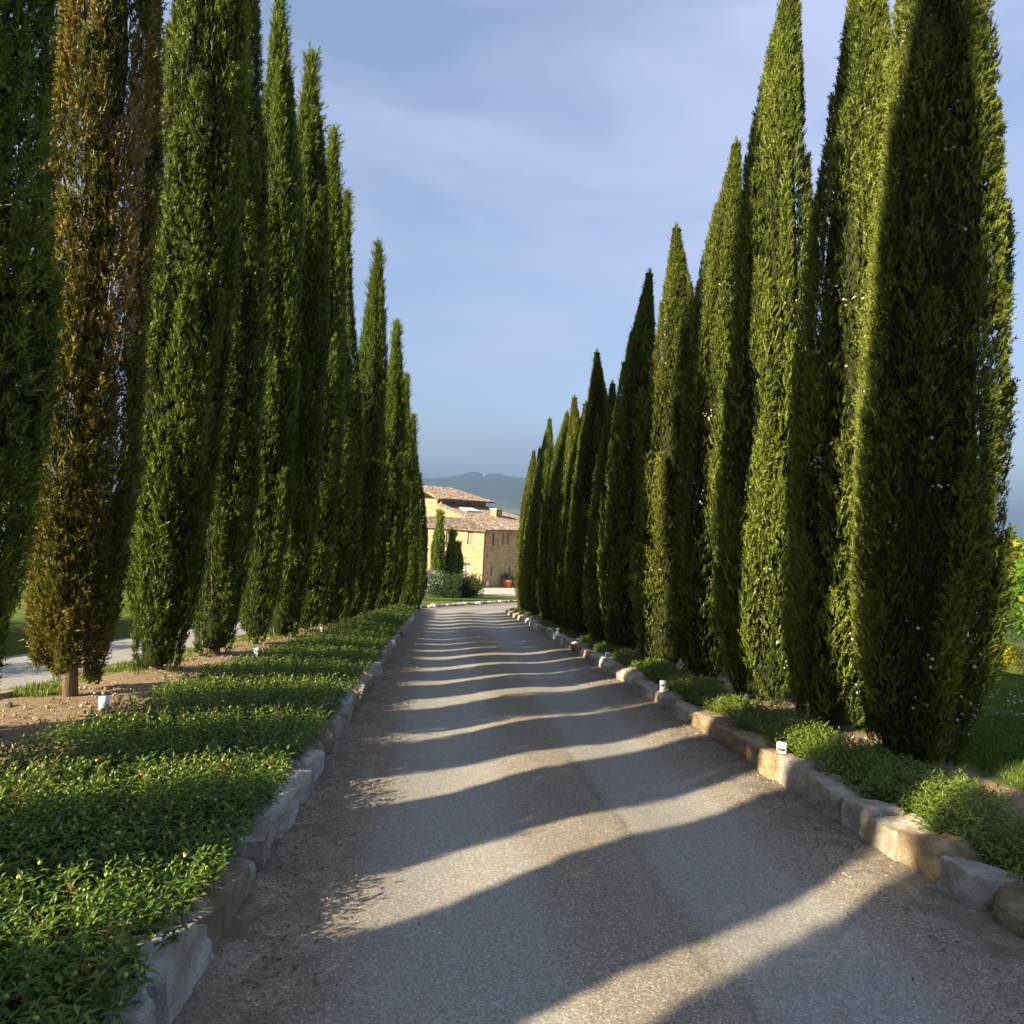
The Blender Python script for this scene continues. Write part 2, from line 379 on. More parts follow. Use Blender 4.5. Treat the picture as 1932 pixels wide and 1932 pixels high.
# drive: one strip, rutted, bending right at its far end
ry = axis((-12, 0, .5), (0, 14, .12), (14, 34, .2), (34, 56, .4))
rs = np.linspace(0, 1, 61)
RY, RS = np.meshgrid(ry, rs, indexing='ij')
RX0, RX1 = XL(RY) - .10, XR(RY) + .10
RX = RX0 + (RX1 - RX0) * RS
W = (RX - XL(RY)) / (XR(RY) - XL(RY)) * 3.7
gs = lambda c, w: np.exp(-((W - c) / w) ** 2)
prof = -.026 * gs(1.0, .45) - .028 * gs(2.72, .45) + .014 * gs(1.85, .5) + .012 * gs(.1, .4) + .014 * gs(3.6, .4)
prof = prof * (1 + .35 * vnoise(RY*0+1, RY, .25, 5))
RZ = -drop(RY) + prof + vnoise(RX, RY, .55, 3) * .014 + vnoise(RX, RY, 1.6, 4) * .008
jn = np.arange(RY.size).reshape(RY.shape)
RF = np.stack([jn[:-1, :-1], jn[:-1, 1:], jn[1:, 1:], jn[1:, :-1]], -1).reshape(-1, 4)
me = mesh_np('driveway', np.stack([RX, RY, RZ], -1).reshape(-1, 3), RF, M_ROAD, True)
wob = vnoise(RY*0, RY, .18, 8) * .25
wear = np.clip(np.exp(-((W - 1.05 - wob*.4) / .50) ** 4) + .95*np.exp(-((W - 2.62 - wob*.4) / .46) ** 4), 0, 1)
dirt = np.clip(np.interp(W, [0, .12, .6, 1.0], [1, 1, .35, 0]) + np.interp(W, [2.9, 3.25, 3.55, 3.7], [0, .3, 1, 1]) + .25*np.exp(-((W-1.85)/.3)**2), 0, 1)
crk = np.exp(-((W - 2.16 - wob*.35 - .05*vnoise(RY*0+5, RY, 1.7, 9)) / .034) ** 2) * np.clip((7.5 - RY) / 2, 0, 1)
for k, arr in (('wear', wear), ('dirt', dirt), ('crack', crk)):
    a = me.attributes.new(k, 'FLOAT', 'POINT'); a.data.foreach_set('value', arr.ravel().astype(np.float32))
tag(obj('driveway', me), 'long chip-seal driveway with worn wheel tracks running down to the house', kind='structure')

# side lane behind the left row
ly = axis((-20, 40, .8)); ls = np.linspace(0, 1, 9)
LY, LS = np.meshgrid(ly, ls, indexing='ij'); LX = row_left(LY) - 4.72 + 2.46 * LS
me = mesh_np('side_lane', np.stack([LX, LY, ground(LX, LY) + .05], -1).reshape(-1, 3),
             np.stack([np.arange(LY.size).reshape(LY.shape)[s] for s in ((slice(None, -1), slice(None, -1)), (slice(None, -1), slice(1, None)), (slice(1, None), slice(1, None)), (slice(1, None), slice(None, -1)))], -1).reshape(-1, 4), M_ROAD, True)
a = me.attributes.new('wear', 'FLOAT', 'POINT'); a.data.foreach_set('value', np.ones(LY.size, np.float32))
tag(obj('side_lane', me), 'narrow grey lane behind the left row of cypresses', kind='structure')

# gravel forecourt of the house
py = axis((52, 100, 1.5)); px = axis((-6, 40, 1.5)); PX, PY = np.meshgrid(px, py)
PXs = PX + np.interp(PY, [52, 56, 60], [6.5, 2.5, 0]) * (PX < 8)
me = mesh_np('forecourt', np.stack([PXs, PY, -drop(PY) + .14], -1).reshape(-1, 3),
             (lambda q: np.stack([q[:-1, :-1], q[:-1, 1:], q[1:, 1:], q[1:, :-1]], -1).reshape(-1, 4))(np.arange(PX.size).reshape(PX.shape)), M_GRAVEL, True)
tag(obj('forecourt', me), 'pale gravel forecourt in front of the stone house', kind='structure')

# valley and hills out to the horizon
def hills_mat():
    t = NT('wooded_hills'); p = t.pos()
    n1 = t.noise(p, .012, 8, .65, .3); n2 = t.noise(p, .0016, 6, .6); n3 = t.noise(p, .07, 4, .7)
    wood = t.mix(t.maprange(n3, .35, .7), (.018, .036, .012), (.050, .075, .022))
    v = t.N('ShaderNodeTexVoronoi', Scale=.0045); t.L(p, v.inputs['Vector'])
    sc = t.N('ShaderNodeSeparateColor'); t.L(v.outputs['Color'], sc.inputs[0])
    field = t.ramp(sc.outputs[0], [(0, (.10, .13, .04)), (.4, (.13, .16, .05)), (.7, (.22, .21, .09)), (1, (.30, .26, .16))])
    sx = t.N('ShaderNodeSeparateXYZ'); t.L(p, sx.inputs[0])
    low = t.maprange(sx.outputs['Z'], -20, 70, 1.0, 0.0)
    f = t.math('MULTIPLY', low, t.maprange(t.math('ADD', n2, t.math('MULTIPLY', n1, .5)), .62, .82))
    return t.done(t.principled(t.mix(f, wood, field), 1.0, .0, n3, 6.0, 1.0))
az = np.unique(np.round(np.concatenate([np.arange(-180, -40, 4), np.arange(-40, -3, .6), np.arange(-3, 9, .07), np.arange(9, 39, .6), np.arange(39, 48, .1), np.arange(48, 62, .6), np.arange(62, 180.1, 4)]), 3))
RR = np.concatenate([[62, 72, 85, 100], np.geomspace(125, 9500, 84)])
AZ, RD = np.meshgrid(np.radians(az), RR)
VX, VY = RD * np.sin(AZ), RD * np.cos(AZ)
htop = np.interp(np.degrees(AZ), [-180, -90, -40, -12, -1.25, -0.07, 1.05, 1.6, 2.09, 2.51, 2.84, 3.09, 3.58, 4.07, 4.5, 5.01, 5.86, 7.21, 12, 22, 34, 60, 90, 180], [40, 60, 150, 190, 213, 234, 255, 276, 288, 287, 276, 267, 277, 284, 285, 270, 264, 262, 210, 120, 4, -6, 20, 40])
sm = lambda a, b, x: (lambda t: t*t*(3-2*t))(np.clip((x-a)/(b-a), 0, 1))
hsm = np.interp(np.degrees(AZ), [-180, -90, -40, -12, 2, 8, 14, 24, 34, 60, 90, 180], [40, 60, 140, 190, 255, 250, 190, 100, 4, -6, 20, 40])
hh_ = hsm + (htop - hsm) * sm(4100, 5000, RD)
zz = -9.0 - 100 * sm(90, 900, RD) + (hh_ + 109) * sm(2100, 5000, RD)
zz = zz - sm(62, 100, RD) * 1.0
rough_n = (vnoise(VX, VY, .0011, 11) * 30 + vnoise(VX, VY, .0035, 12) * 11 + vnoise(VX, VY, .012, 13) * 6 + vnoise(VX, VY, .035, 14) * 4) * sm(250, 2500, RD)
zz = zz + rough_n * np.where(np.abs(np.degrees(AZ) - 45) < 12, .35, np.where(RD > 4300, .25, .8))
near = -drop(np.clip(VY, -60, 140)) - 1.2
zz = np.where(RD < 120, np.minimum(zz, near - .5), zz)
q = np.arange(VX.size).reshape(VX.shape)
me = mesh_np('valley', np.stack([VX, VY, zz], -1).reshape(-1, 3), np.stack([q[:-1, :-1], q[:-1, 1:], q[1:, 1:], q[1:, :-1]], -1).reshape(-1, 4), hills_mat(), True)
tag(obj('valley', me), 'wooded valley rising to a long hazy blue hill', kind='structure')
def valley_z(azd, R):
    i = int(np.argmin(abs(az - azd))); j = int(np.argmin(abs(RR - R))); return VX[j, i], VY[j, i], zz[j, i]

# haze in the air over valley and hills
haze = MB().box(-11000, -11000, -240, 11000, 11000, 420)
t = NT('haze_air'); v = t.N('ShaderNodeVolumePrincipled', Density=0.00030); v.inputs['Color'].default_value = (.15, .23, .375, 1); v.inputs['Anisotropy'].default_value = .0
t.L(v.outputs[0], t.out.inputs['Volume'])
tag(haze.build('haze', t.m), 'thin blue haze lying over the valley', kind='stuff')

# ------------------------------------------------------------------ foliage builders
def spray_template(seed=0, pairs=6, wid=.05, side=.42):
    """feathery cypress spray along +Z, unit length, of thin pointed twigs"""
    r = np.random.default_rng(seed); V = []; F = []
    def tri(p, d, l, w):
        p = np.array(p); d = np.array(d) / np.linalg.norm(d); a = r.normal(size=3); q = np.cross(d, a); q /= np.linalg.norm(q)
        k = len(V); V.extend([p - q*w - d*l*.08, p + d*l, p + q*w - d*l*.08]); F.append((k, k+1, k+2))
    tri((0, 0, 0), (r.normal(0, .05), r.normal(0, .05), 1), 1.0, wid*1.1)
    for i in range(pairs):
        z = .05 + .70 * i / max(pairs-1, 1)
        for sgn in (-1, 1):
            l = side * (1 - .40*i/pairs) * r.uniform(.75, 1.25)
            tri((0, 0, z + r.uniform(-.04, .04)), (sgn * r.uniform(.4, .85), r.uniform(-.5, .5), r.uniform(.65, 1.0)), l, wid * r.uniform(.8, 1.2))
    return np.array(V), np.array(F)

def instance_np(P, D, L, tint, templ, rng, widthscale=None):
    tv, tf = templ; N = len(P); D = D / np.linalg.norm(D, axis=1, keepdims=True)
    ref = rng.normal(size=(N, 3)); S = np.cross(D, ref); S /= np.linalg.norm(S, axis=1, keepdims=True) + 1e-9; T = np.cross(D, S)
    ws = np.ones(N) if widthscale is None else widthscale
    V = P[:, None, :] + (tv[None, :, 0:1] * (S*ws[:, None])[:, None, :] + tv[None, :, 1:2] * (T*ws[:, None])[:, None, :] + tv[None, :, 2:3] * D[:, None, :]) * L[:, None, None]
    F = tf[None] + (np.arange(N) * len(tv))[:, None, None]
    return V.reshape(-1, 3), F.reshape(-1, tf.shape[1]), np.repeat(tint, len(tv))

def merge(parts):
    V = []; F = []; T = []; n = 0
    for v, f, t in parts: V.append(v); F.append(f + n); T.append(t); n += len(v)
    return np.concatenate(V), np.concatenate(F), np.concatenate(T)

def cyp_profile(t, foot=.5, wide=.28, sharp=1.5):
    """radius factor at height fraction t"""
    lo = np.clip(t / wide, 0, 1)
    bottom = foot + (1 - foot) * np.clip(lo / .45, 0, 1) ** .8
    top = 1 - np.clip((t - wide) / (1 - wide), 0, 1) ** sharp
    return bottom * np.clip(top, 0, 1) ** 1.08

def cypress_meshes(seed, H, R, n, L, mat, base=.35, kind='left', sparse=False, dark=.0, spire=False):
    rng = np.random.default_rng(seed); P = []; D = []; LL = []; T = []
    sharp = 2.15 if kind == 'left' else 2.2; wide = .46 if kind == 'left' else .28; foot = (.62 if sparse else .52) if kind == 'left' else .66
    if spire: sharp, wide = 1.75, .34
    rf = lambda t: R * cyp_profile(t, foot=foot, wide=wide, sharp=sharp) * (1 + (.05 * np.exp(-((np.asarray(t) - .045) / .045) ** 2) if sparse else 0))
    lean = rng.normal(0, .012, 2)
    npl = int(H * 9.5); share = n / npl
    for i in range(npl):
        u0 = (i + rng.random()) / npl; tt0 = u0 ** 1.05 * .93
        ln = rng.uniform(.9, 2.3) * (1 - .35*u0) / H
        ang = i * 2.39996 + rng.normal(0, .35); rp0 = rng.uniform(.10, .20) * (R / .48) * (.25 + .75 * float(rf(np.array(tt0 + ln*.5))) / R); po = rng.normal(0, .09 if not sparse else .24)
        m = max(6, int(share * rng.uniform(.7, 1.3)))
        u = rng.random(m) ** .8; tt = np.clip(tt0 + u * ln, 0, .995); rp = rp0 * np.sin(np.pi * np.clip(.16 + .84*u, 0, 1)) ** .6
        flare = .03 * u * u
        rc = np.maximum(rf(tt) - rp * .75, 0) * (1 + rng.normal(0, .05)) + flare
        phi = ang + rng.normal(0, .8, m) * 1.15
        aa = ang + rng.normal(0, .03)
        ax = np.stack([np.cos(aa) * rc, np.sin(aa) * rc, base + tt * (H - base)], 1)
        rad_d = np.stack([np.cos(phi), np.sin(phi), np.zeros(m)], 1)
        q = np.sqrt(rng.uniform(.35, 1.0, m))
        p = ax + rad_d * (rp * q)[:, None]
        P.append(p); D.append(np.array([0, 0, 1.]) + rad_d * rng.uniform(.15, .7, m)[:, None] + rng.normal(0, .2, (m, 3)))
        LL.append(L * rng.uniform(.65, 1.3, m) * (.65 + .35*rf(tt)/R)); T.append(np.clip(.46 + po + rng.normal(0, .20, m) + (q - .8) * .7 + .1*u - dark, 0, 1))  # inner sprays darker, outer lighter: shade between plumes put into the tint
    # even coat that closes the envelope
    m = int(n * .50); tt = rng.random(m) ** 1.1 * .99; a = rng.uniform(0, 2*np.pi, m); rr = rf(tt) * rng.uniform(.72, .98, m)
    rd = np.stack([np.cos(a), np.sin(a), np.zeros(m)], 1)
    P.append(rd * rr[:, None] + np.stack([np.zeros(m), np.zeros(m), base + tt * (H - base)], 1)); D.append(np.array([0, 0, 1.]) + rd * .45 + rng.normal(0, .2, (m, 3)))
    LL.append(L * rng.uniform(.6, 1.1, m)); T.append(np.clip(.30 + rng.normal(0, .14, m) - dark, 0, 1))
    if sparse:                                   # drooping skirt close to the ground
        m = 2600; tt = rng.random(m) ** 1.4 * .16; a = rng.uniform(0, 2*np.pi, m); rr = rf(tt) * np.sqrt(rng.uniform(.25, 1.0, m)); rd = np.stack([np.cos(a), np.sin(a), np.zeros(m)], 1)
        P.append(rd * rr[:, None] + np.stack([np.zeros(m), np.zeros(m), base + .02 + tt * (H - base)], 1)); D.append(np.array([0, 0, .75]) + rd * .7 + rng.normal(0, .35, (m, 3)))
        LL.append(L * rng.uniform(.7, 1.2, m)); T.append(np.clip(.5 + rng.normal(0, .2, m), 0, 1))
    nbody = sum(len(q_) for q_ in P)
    # leaders: long feathery shoots near the top and breaking the outline
    m = int(90 + H * (40 if kind == 'left' else 12)); tt = np.concatenate([1 - np.abs(rng.normal(0, .10, m//2)), rng.random(m - m//2)]); tt = np.clip(tt, .05, .995)
    a = rng.uniform(0, 2*np.pi, m); rd = np.stack([np.cos(a), np.sin(a), np.zeros(m)], 1); rr = rf(tt) * .9
    P.append(rd * rr[:, None] + np.stack([np.zeros(m), np.zeros(m), base + tt * (H - base)], 1)); D.append(np.array([0, 0, 1.]) + rd * rng.uniform(.2, .9, m)[:, None] + rng.normal(0, .15, (m, 3)) + np.array([.16, 0, 0]) * (kind == 'left'))
    LL.append(L * rng.uniform(1.4, 3.4 if kind == 'left' else 2.2, m)); T.append(np.clip(.6 + rng.normal(0, .15, m), 0, 1))
    m = 46; tt = 1 - rng.random(m) ** 1.6 * .075; a = rng.uniform(0, 2*np.pi, m); rd = np.stack([np.cos(a), np.sin(a), np.zeros(m)], 1)   # pointed tip
    P.append(rd * (rf(tt) * .5 * rng.random(m))[:, None] + np.stack([np.zeros(m), np.zeros(m), base + tt * (H - base)], 1)); D.append(np.array([.08, 0, 1.]) + rng.normal(0, .12, (m, 3))); LL.append(L * rng.uniform(1.2, 2.4, m)); T.append(np.clip(.55 + rng.normal(0, .15, m), 0, 1))
    P = np.concatenate(P); D = np.concatenate(D); LL = np.concatenate(LL); T = np.concatenate(T)
    P[:, :2] += lean[None] * P[:, 2:3]
    bph = rng.uniform(0, 6.28, 4); zz_ = P[:, 2] / H
    bend = lambda z: np.stack([.10*np.sin(2.6*z + bph[0])*z + .035*np.sin(9*z + bph[1])*z, .10*np.sin(2.6*z + bph[2])*z + .035*np.sin(9*z + bph[3])*z], 1)
    P[:, :2] += bend(zz_)
    an = np.arctan2(P[:, 1], P[:, 0]); P[:, 2] += (.16*np.sin(2*an + bph[0]) + .10*np.sin(5*an + bph[1]) + (.10 if sparse else .04)) * np.exp(-np.maximum(P[:, 2] - base, 0) / .55)   # uneven hem
    parts = []; sel = rng.integers(0, 3, len(P)); sel[nbody:] = 3
    s = sel == 3; parts.append(instance_np(P[s], D[s], LL[s], T[s], spray_template(seed*7+5, 6, .026, .34), rng, rng.uniform(.8, 1.2, s.sum())))
    for k in range(3):
        s = sel == k; parts.append(instance_np(P[s], D[s], LL[s], T[s], spray_template(seed*7+k, 3, .078 if kind == 'left' else .088, .50), rng, rng.uniform(.8, 1.25, s.sum())))
    V, F, TT = merge(parts)
    crown = mesh_np('crown', V, F, mat, False, TT)
    # solid dark core inside the sprays, added to block light
    core = None
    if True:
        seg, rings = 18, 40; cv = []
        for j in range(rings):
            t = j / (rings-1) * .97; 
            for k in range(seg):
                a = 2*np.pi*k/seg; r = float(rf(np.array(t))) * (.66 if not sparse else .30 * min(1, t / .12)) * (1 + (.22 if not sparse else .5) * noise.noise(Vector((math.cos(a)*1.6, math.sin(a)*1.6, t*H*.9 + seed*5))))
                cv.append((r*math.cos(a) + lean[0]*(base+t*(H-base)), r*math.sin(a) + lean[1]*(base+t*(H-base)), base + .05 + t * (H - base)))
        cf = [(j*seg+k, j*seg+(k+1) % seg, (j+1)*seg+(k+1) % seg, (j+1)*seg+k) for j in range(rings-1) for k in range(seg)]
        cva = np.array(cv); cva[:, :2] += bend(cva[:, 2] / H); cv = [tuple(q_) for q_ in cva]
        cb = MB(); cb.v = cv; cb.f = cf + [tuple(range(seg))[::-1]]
        core = cb.mesh('opaque_core', M_CORE, True)
    # trunk with a few upright limbs
    tb = MB(); r0 = .060 * (R/.40) * ((.8 if sparse else 1.0) if kind == 'left' else .85)
    zs = np.linspace(-.25, H * (.9 if sparse else .35), 12)
    tb.tube([(lean[0]*z + .02*math.sin(z*2.1+seed), lean[1]*z + .02*math.cos(z*1.7+seed), z) for z in zs], [max(r0 * (1.35 if i == 0 else 1.12 if i == 1 else 1) * (1 - .85*i/11), .012) for i in range(12)], 10)
    for b in range(7 if not sparse else 46):
        a = rng.uniform(0, 2*np.pi); z0 = rng.uniform(.15, .8) if not sparse or b < 7 else rng.uniform(.3, H*.8); ln = rng.uniform(.7, 1.5); o = R * rng.uniform(.45, .8) * (float(cyp_profile(np.array(min(z0/H + .1, 1)))))
        pts = [(math.cos(a)*o*s**.7 + lean[0]*(z0+ln*s), math.sin(a)*o*s**.7 + lean[1]*(z0+ln*s), z0 + ln*s**1.25) for s in (0, .25, .5, .75, 1)]
        tb.tube(pts, [.03, .026, .02, .014, .006], 5)
    trunk = tb.mesh('trunk', M_BARK, True)
    return crown, core, trunk, rf, lean, base, bend

ICO_V = None
def ico():
    global ICO_V
    if ICO_V is None:
        bm = bmesh.new(); bmesh.ops.create_icosphere(bm, subdivisions=1, radius=1.0); bm.verts.ensure_lookup_table()
        ICO_V = (np.array([v.co[:] for v in bm.verts]), np.array([[v.index for v in f.verts] for f in bm.faces])); bm.free()
    return ICO_V

def cone_mesh(seed, H, R, n, rf, lean, base, bend):
    rng = np.random.default_rng(seed + 900); k = max(4, n // 3)
    ct = rng.uniform(.04, .82, k); ca = rng.uniform(0, 2*np.pi, k); w = rng.integers(0, k, n)
    t = np.clip(ct[w] + rng.normal(0, .006, n), .02, .95); a = ca[w] + rng.normal(0, .09, n); r = rf(t) * rng.uniform(.96, 1.04, n)
    P = np.stack([np.cos(a)*r, np.sin(a)*r, base + t*(H-base)], 1); P[:, :2] += lean[None]*P[:, 2:3] + bend(P[:, 2] / H)
    V, F, T = instance_np(P, rng.normal(size=(n, 3)), rng.uniform(.010, .017, n), rng.random(n), ico(), rng)
    return mesh_np('seed_cones', V, F, M_CONE, True, T)

def place_cypress(meshes, loc, rz, scl, label, group, cones=None):
    e = empty('cypress_tree', loc, rz); e.scale = scl
    tag(e, label, 'cypress', group)
    c = obj('crown', meshes[0], e); 
    if meshes[1] is not None: obj('opaque_core', meshes[1], e)
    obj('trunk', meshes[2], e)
    if cones is not None: tag(obj('seed_cones', cones, e), kind='stuff')
    return e

# ------------------------------------------------------------------ left row of cypresses
rngL = np.random.default_rng(5)
LV = [cypress_meshes(11, 10.3, .46, 22300, .092, M_CYP_L, base=.07), cypress_meshes(12, 10.1, .44, 21300, .092, M_CYP_L, base=.10), cypress_meshes(13, 10.2, .45, 21300, .094, M_CYP_L, base=.05), cypress_meshes(15, 10.0, .45, 16500, .098, M_CYP_L, base=.05, spire=True)]
BROWN = cypress_meshes(21, 10.0, .44, 23500, .10, M_CYP_B, base=.22, sparse=True)
ORD = ['first', 'second', 'third', 'fourth', 'fifth', 'sixth', 'seventh', 'eighth', 'ninth', 'tenth', 'eleventh', 'twelfth', 'thirteenth', 'fourteenth', 'fifteenth', 'sixteenth']
left_Y = [5.08, 6.7, 8.15, 9.6, 11.0, 12.25, 13.5, 14.7, 15.75, 16.95, 18.4, 20.0, 21.9, 23.8, 26.0]
left_H = [11.6, 10.0, 11.1, 10.6, 10.4, 10.1, 9.9, 10.2, 10.1, 9.6, 9.4, 8.7, 9.3, 8.4, 7.6]
GL = 'tall cypresses of the left row'
for i, (Y, Ht) in enumerate(zip(left_Y, left_H)):
    X = float(row_left(Y)) + (.15 if i == 0 else .12 if i == 13 else .20 if i == 14 else 0); z = float(ground(X, Y)) - .02
    rz = float(rngL.uniform(0, 6.28))
    if i == 1:
        place_cypress(BROWN, (X - .04, Y, z), .6, (1, 1, 1), 'browning half-dead cypress with thin orange foliage in the left row', GL); continue
    if i == 0: lab = 'tall dark cypress at the left edge, in front of the brown one'
    elif i == 2: lab = 'broad green cypress of the left row directly behind the brown one'
    elif i == len(left_Y) - 1: lab = 'last and lowest cypress at the far end of the left row'
    else: lab = 'green feathery cypress, %s behind the brown one in the left row' % ORD[i-2]
    m = LV[i % 3] if i < 6 else LV[3]; hs = Ht / 10.1; ws = float(rngL.uniform(.95, 1.1)) * (1.08 if i == 2 else 1.09 if i == 0 else .95 if i < 6 else 1.08 if i > 12 else .99)
    e = place_cypress(m, (X, Y, z), 0.0 if i == 0 else rz, (ws, ws, hs), lab, GL)
    if i == 0: e.rotation_euler = (0, -.042, 0)          # leans slightly out of the row
for i, Y in enumerate([3.6, 1.8, .1, -1.45, -2.95, -4.5, -6.0, -7.6, -9.2, -10.8]):
    X = float(row_left(Y)); z = float(ground(X, Y)) - .02; m = LV[i % 3] if Y > -4 else LV[3]; ws = float(rngL.uniform(.95, 1.08))
    place_cypress(m, (X, Y, z), float(rngL.uniform(0, 6.28)), (ws, ws, float(rngL.uniform(1.08, 1.15))), 'tall cypress of the left row outside the picture, %s before the leftmost visible one' % ORD[i], GL)

# ------------------------------------------------------------------ right row of cypresses
RVp = [(31, 8.6, .535, 32000, .073), (32, 8.2, .51, 22500, .079), (33, 7.4, .50, 19500, .083)]
RV = [cypress_meshes(s, h, r, n, l, M_CYP_R, base=.06, kind='right') for s, h, r, n, l in RVp]
RC = [cone_mesh(s, h, r, k, v[3], v[4], v[5], v[6]) for (s, h, r, n, l), v, k in zip(RVp, RV, (300, 170, 170))]
right = [(4.12, 5.36, 8.6, 0, .98), (4.12, 6.55, 8.4, 1, 1.0), (4.02, 7.95, 9.3, 1, 1.02), (3.88, 9.35, 7.9, 2, .98), (3.72, 10.75, 7.3, 3, 1.04), (3.58, 12.6, 7.4, 2, .98), (3.50, 13.9, 5.6, 3, .9),
         (3.44, 15.2, 6.7, 2, .97), (3.42, 16.6, 5.9, 3, .9), (3.40, 18.0, 6.4, 3, .96), (3.42, 20.0, 6.5, 2, .97), (3.46, 22.9, 7.0, 3, 1.0), (3.50, 25.2, 6.4, 2, .95), (3.55, 27.6, 6.8, 3, 1.0)]
GR = 'cypresses of the right row'
for i, (X, Y, Ht, k, ws) in enumerate(right):
    k = min(k, 2); z = float(ground(X, Y)) - .02; hs = Ht / RVp[k][1]
    lab = 'broad cypress dotted with pale cones, nearest of the right row' if i == 0 else 'last cypress of the right row, beside the house' if i == len(right)-1 else 'olive green cypress, %s from the viewer in the right row' % ORD[i]
    place_cypress(RV[k], (X, Y, z), float(rngL.uniform(0, 6.28)), (ws, ws, hs), lab, GR, RC[k])

# ------------------------------------------------------------------ kerbs of quarried stone
def stone_mesh(seed, cuts=5):
    rng = np.random.default_rng(seed); bm = bmesh.new(); bmesh.ops.create_cube(bm, size=1.0)
    bmesh.ops.subdivide_edges(bm, edges=bm.edges[:], cuts=cuts, use_grid_fill=True)
    sk = rng.normal(0, .07, 6); off = Vector(rng.uniform(0, 50, 3)); rnd = rng.uniform(.55, .95)
    planes = []
    for _ in range(5):
        n = Vector(rng.normal(size=3)); n.z = abs(n.z) * .8; n.normalize(); planes.append((n, rng.uniform(.50, .66)))
    for v in bm.verts:
        c = v.co
        s = c / max(abs(c.x), abs(c.y), abs(c.z)) * .5
        sph = c.normalized() * .62
        c = s.lerp(sph, .01 + .10 * (1 - rnd))
        for n, d in planes:
            e = c.dot(n) - d
            if e > 0: c = c - n * e * .9
        c = Vector((c.x + sk[0]*c.y + sk[1]*c.z, c.y + sk[2]*c.z + sk[5]*c.x, c.z + sk[3]*c.x + sk[4]*c.y))
        d = noise.noise(c * 2.0 + off) * .08 + (abs(noise.noise(c * 4.5 + off)) - .25) * -.07 + noise.noise(c * 11 + off) * .022 + noise.noise(c * 24 + off) * .010
        v.co = c + c.normalized() * d
    bmesh.ops.triangulate(bm, faces=bm.faces[:])
    me = bpy.data.meshes.new('stone'); bm.to_mesh(me); bm.free(); me.materials.append(M_STONE)
    me.polygons.foreach_set('use_smooth', [True] * len(me.polygons)); me.set_sharp_from_angle(angle=rad(24))
    return me
STONES = [stone_mesh(100 + i, 10) for i in range(16)]
STONES_FAR = [stone_mesh(200 + i, 2) for i in range(6)]
TONES = [(.72, .66, .56), (.62, .52, .37), (.54, .42, .25), (.78, .74, .67), (.46, .41, .34), (.66, .59, .48), (.44, .34, .22), (.74, .66, .53)]
GREYS = [(.64, .63, .60), (.70, .69, .66), (.54, .49, .42), (.44, .37, .28), (.62, .59, .55), (.72, .70, .67), (.56, .53, .48)]
def kerb(name, label, pts_fn, spans, side, tones, seed, height=.30):
    rng = np.random.default_rng(seed); e = empty(name, (*pts_fn(spans[0][0])[:2], float(-drop(pts_fn(spans[0][0])[1]))))
    tag(e, label, 'kerb')
    for i, (s0, s1) in enumerate(spans):
        p0, p1 = np.array(pts_fn(s0)), np.array(pts_fn(s1)); c = (p0 + p1) / 2; d = p1 - p0; ln = float(np.linalg.norm(d)); yaw = math.atan2(d[1], d[0])
        far = c[1] > 15
        me = (STONES_FAR if far else STONES)[int(rng.integers(0, 6 if far else 16))]
        h = height * float(rng.uniform(.86, 1.16)); w = .27 * float(rng.uniform(.88, 1.15))
        slope = float((drop(p1[1]) - drop(p0[1])) / max(ln, .01))
        nrm = np.array([-d[1], d[0]]) / ln * side
        cc = c + nrm * (w/2 + float(rng.uniform(-.02, .03)))
        o = bpy.data.objects.new('stone', me); COL.objects.link(o); o.parent = e
        o.location = Vector((cc[0], cc[1], float(-drop(cc[1])) + h*.5 - .10)) - e.location
        flip = rng.random() < .5
        o.rotation_euler = (float(rng.normal(0, .08)), math.atan(slope) * (-1 if flip else 1) + float(rng.normal(0, .03)), yaw + (math.pi if flip else 0) + float(rng.normal(0, .05)))
        o.scale = (ln * 1.02, w * 1.12, h * float(rng.uniform(.98, 1.22)))
        tn = tones[int(rng.integers(0, len(tones)))] if not isinstance(tones[0], dict) else None
        bf = float(rng.uniform(.92, 1.1)); o.color = (*[min(.85, float(x) * bf) for x in tn], 1)
    return e
def spans(start, stop, rng, lo=.36, hi=.62, first=()):
    ys = list(first); y = ys[-1] if ys else start
    out = [(a, b) for a, b in zip(ys[:-1], ys[1:])]
    while y < stop:
        n = y + float(rng.uniform(lo, hi)); out.append((y, n)); y = n
    return out
rk = np.random.default_rng(77)
kerb('stone_kerb', 'right kerb of rough cream limestone blocks catching the sun', lambda s: (float(XR(s)), s), spans(2.0, 30.5, rk, .42, .68, (1.2, 1.75, 2.3, 2.62, 2.88, 3.12, 3.36, 3.72, 4.01, 4.36, 4.62, 4.91, 5.2, 5.57, 6.27, 6.6, 7.15, 7.86)), -1, TONES, 41, .245)
kerb('stone_kerb', 'left kerb of grey limestone blocks in shade, holding back the leafy bed', lambda s: (float(XL(s)), s), spans(.9, 30.2, rk, .40, .62, (1.0, 1.5, 2.02, 2.44, 2.83, 3.33, 3.66, 4.0, 4.48, 4.92, 5.32)), 1, GREYS, 42, .27)
fk = [(-.56, 32.2), (1.17, 36.2), (3.5, 41.5), (8.0, 48.0)]
fl = [0]; 
for p, q2 in zip(fk[:-1], fk[1:]): fl.append(fl[-1] + math.dist(p, q2))
fp = lambda s: (float(np.interp(s, fl, [p[0] for p in fk])), float(np.interp(s, fl, [p[1] for p in fk])))
kerb('stone_kerb', 'low far kerb of small stones curving right in front of the house lawn', fp, spans(0.0, 15, rk, .4, .6), 1, TONES, 43, .22)

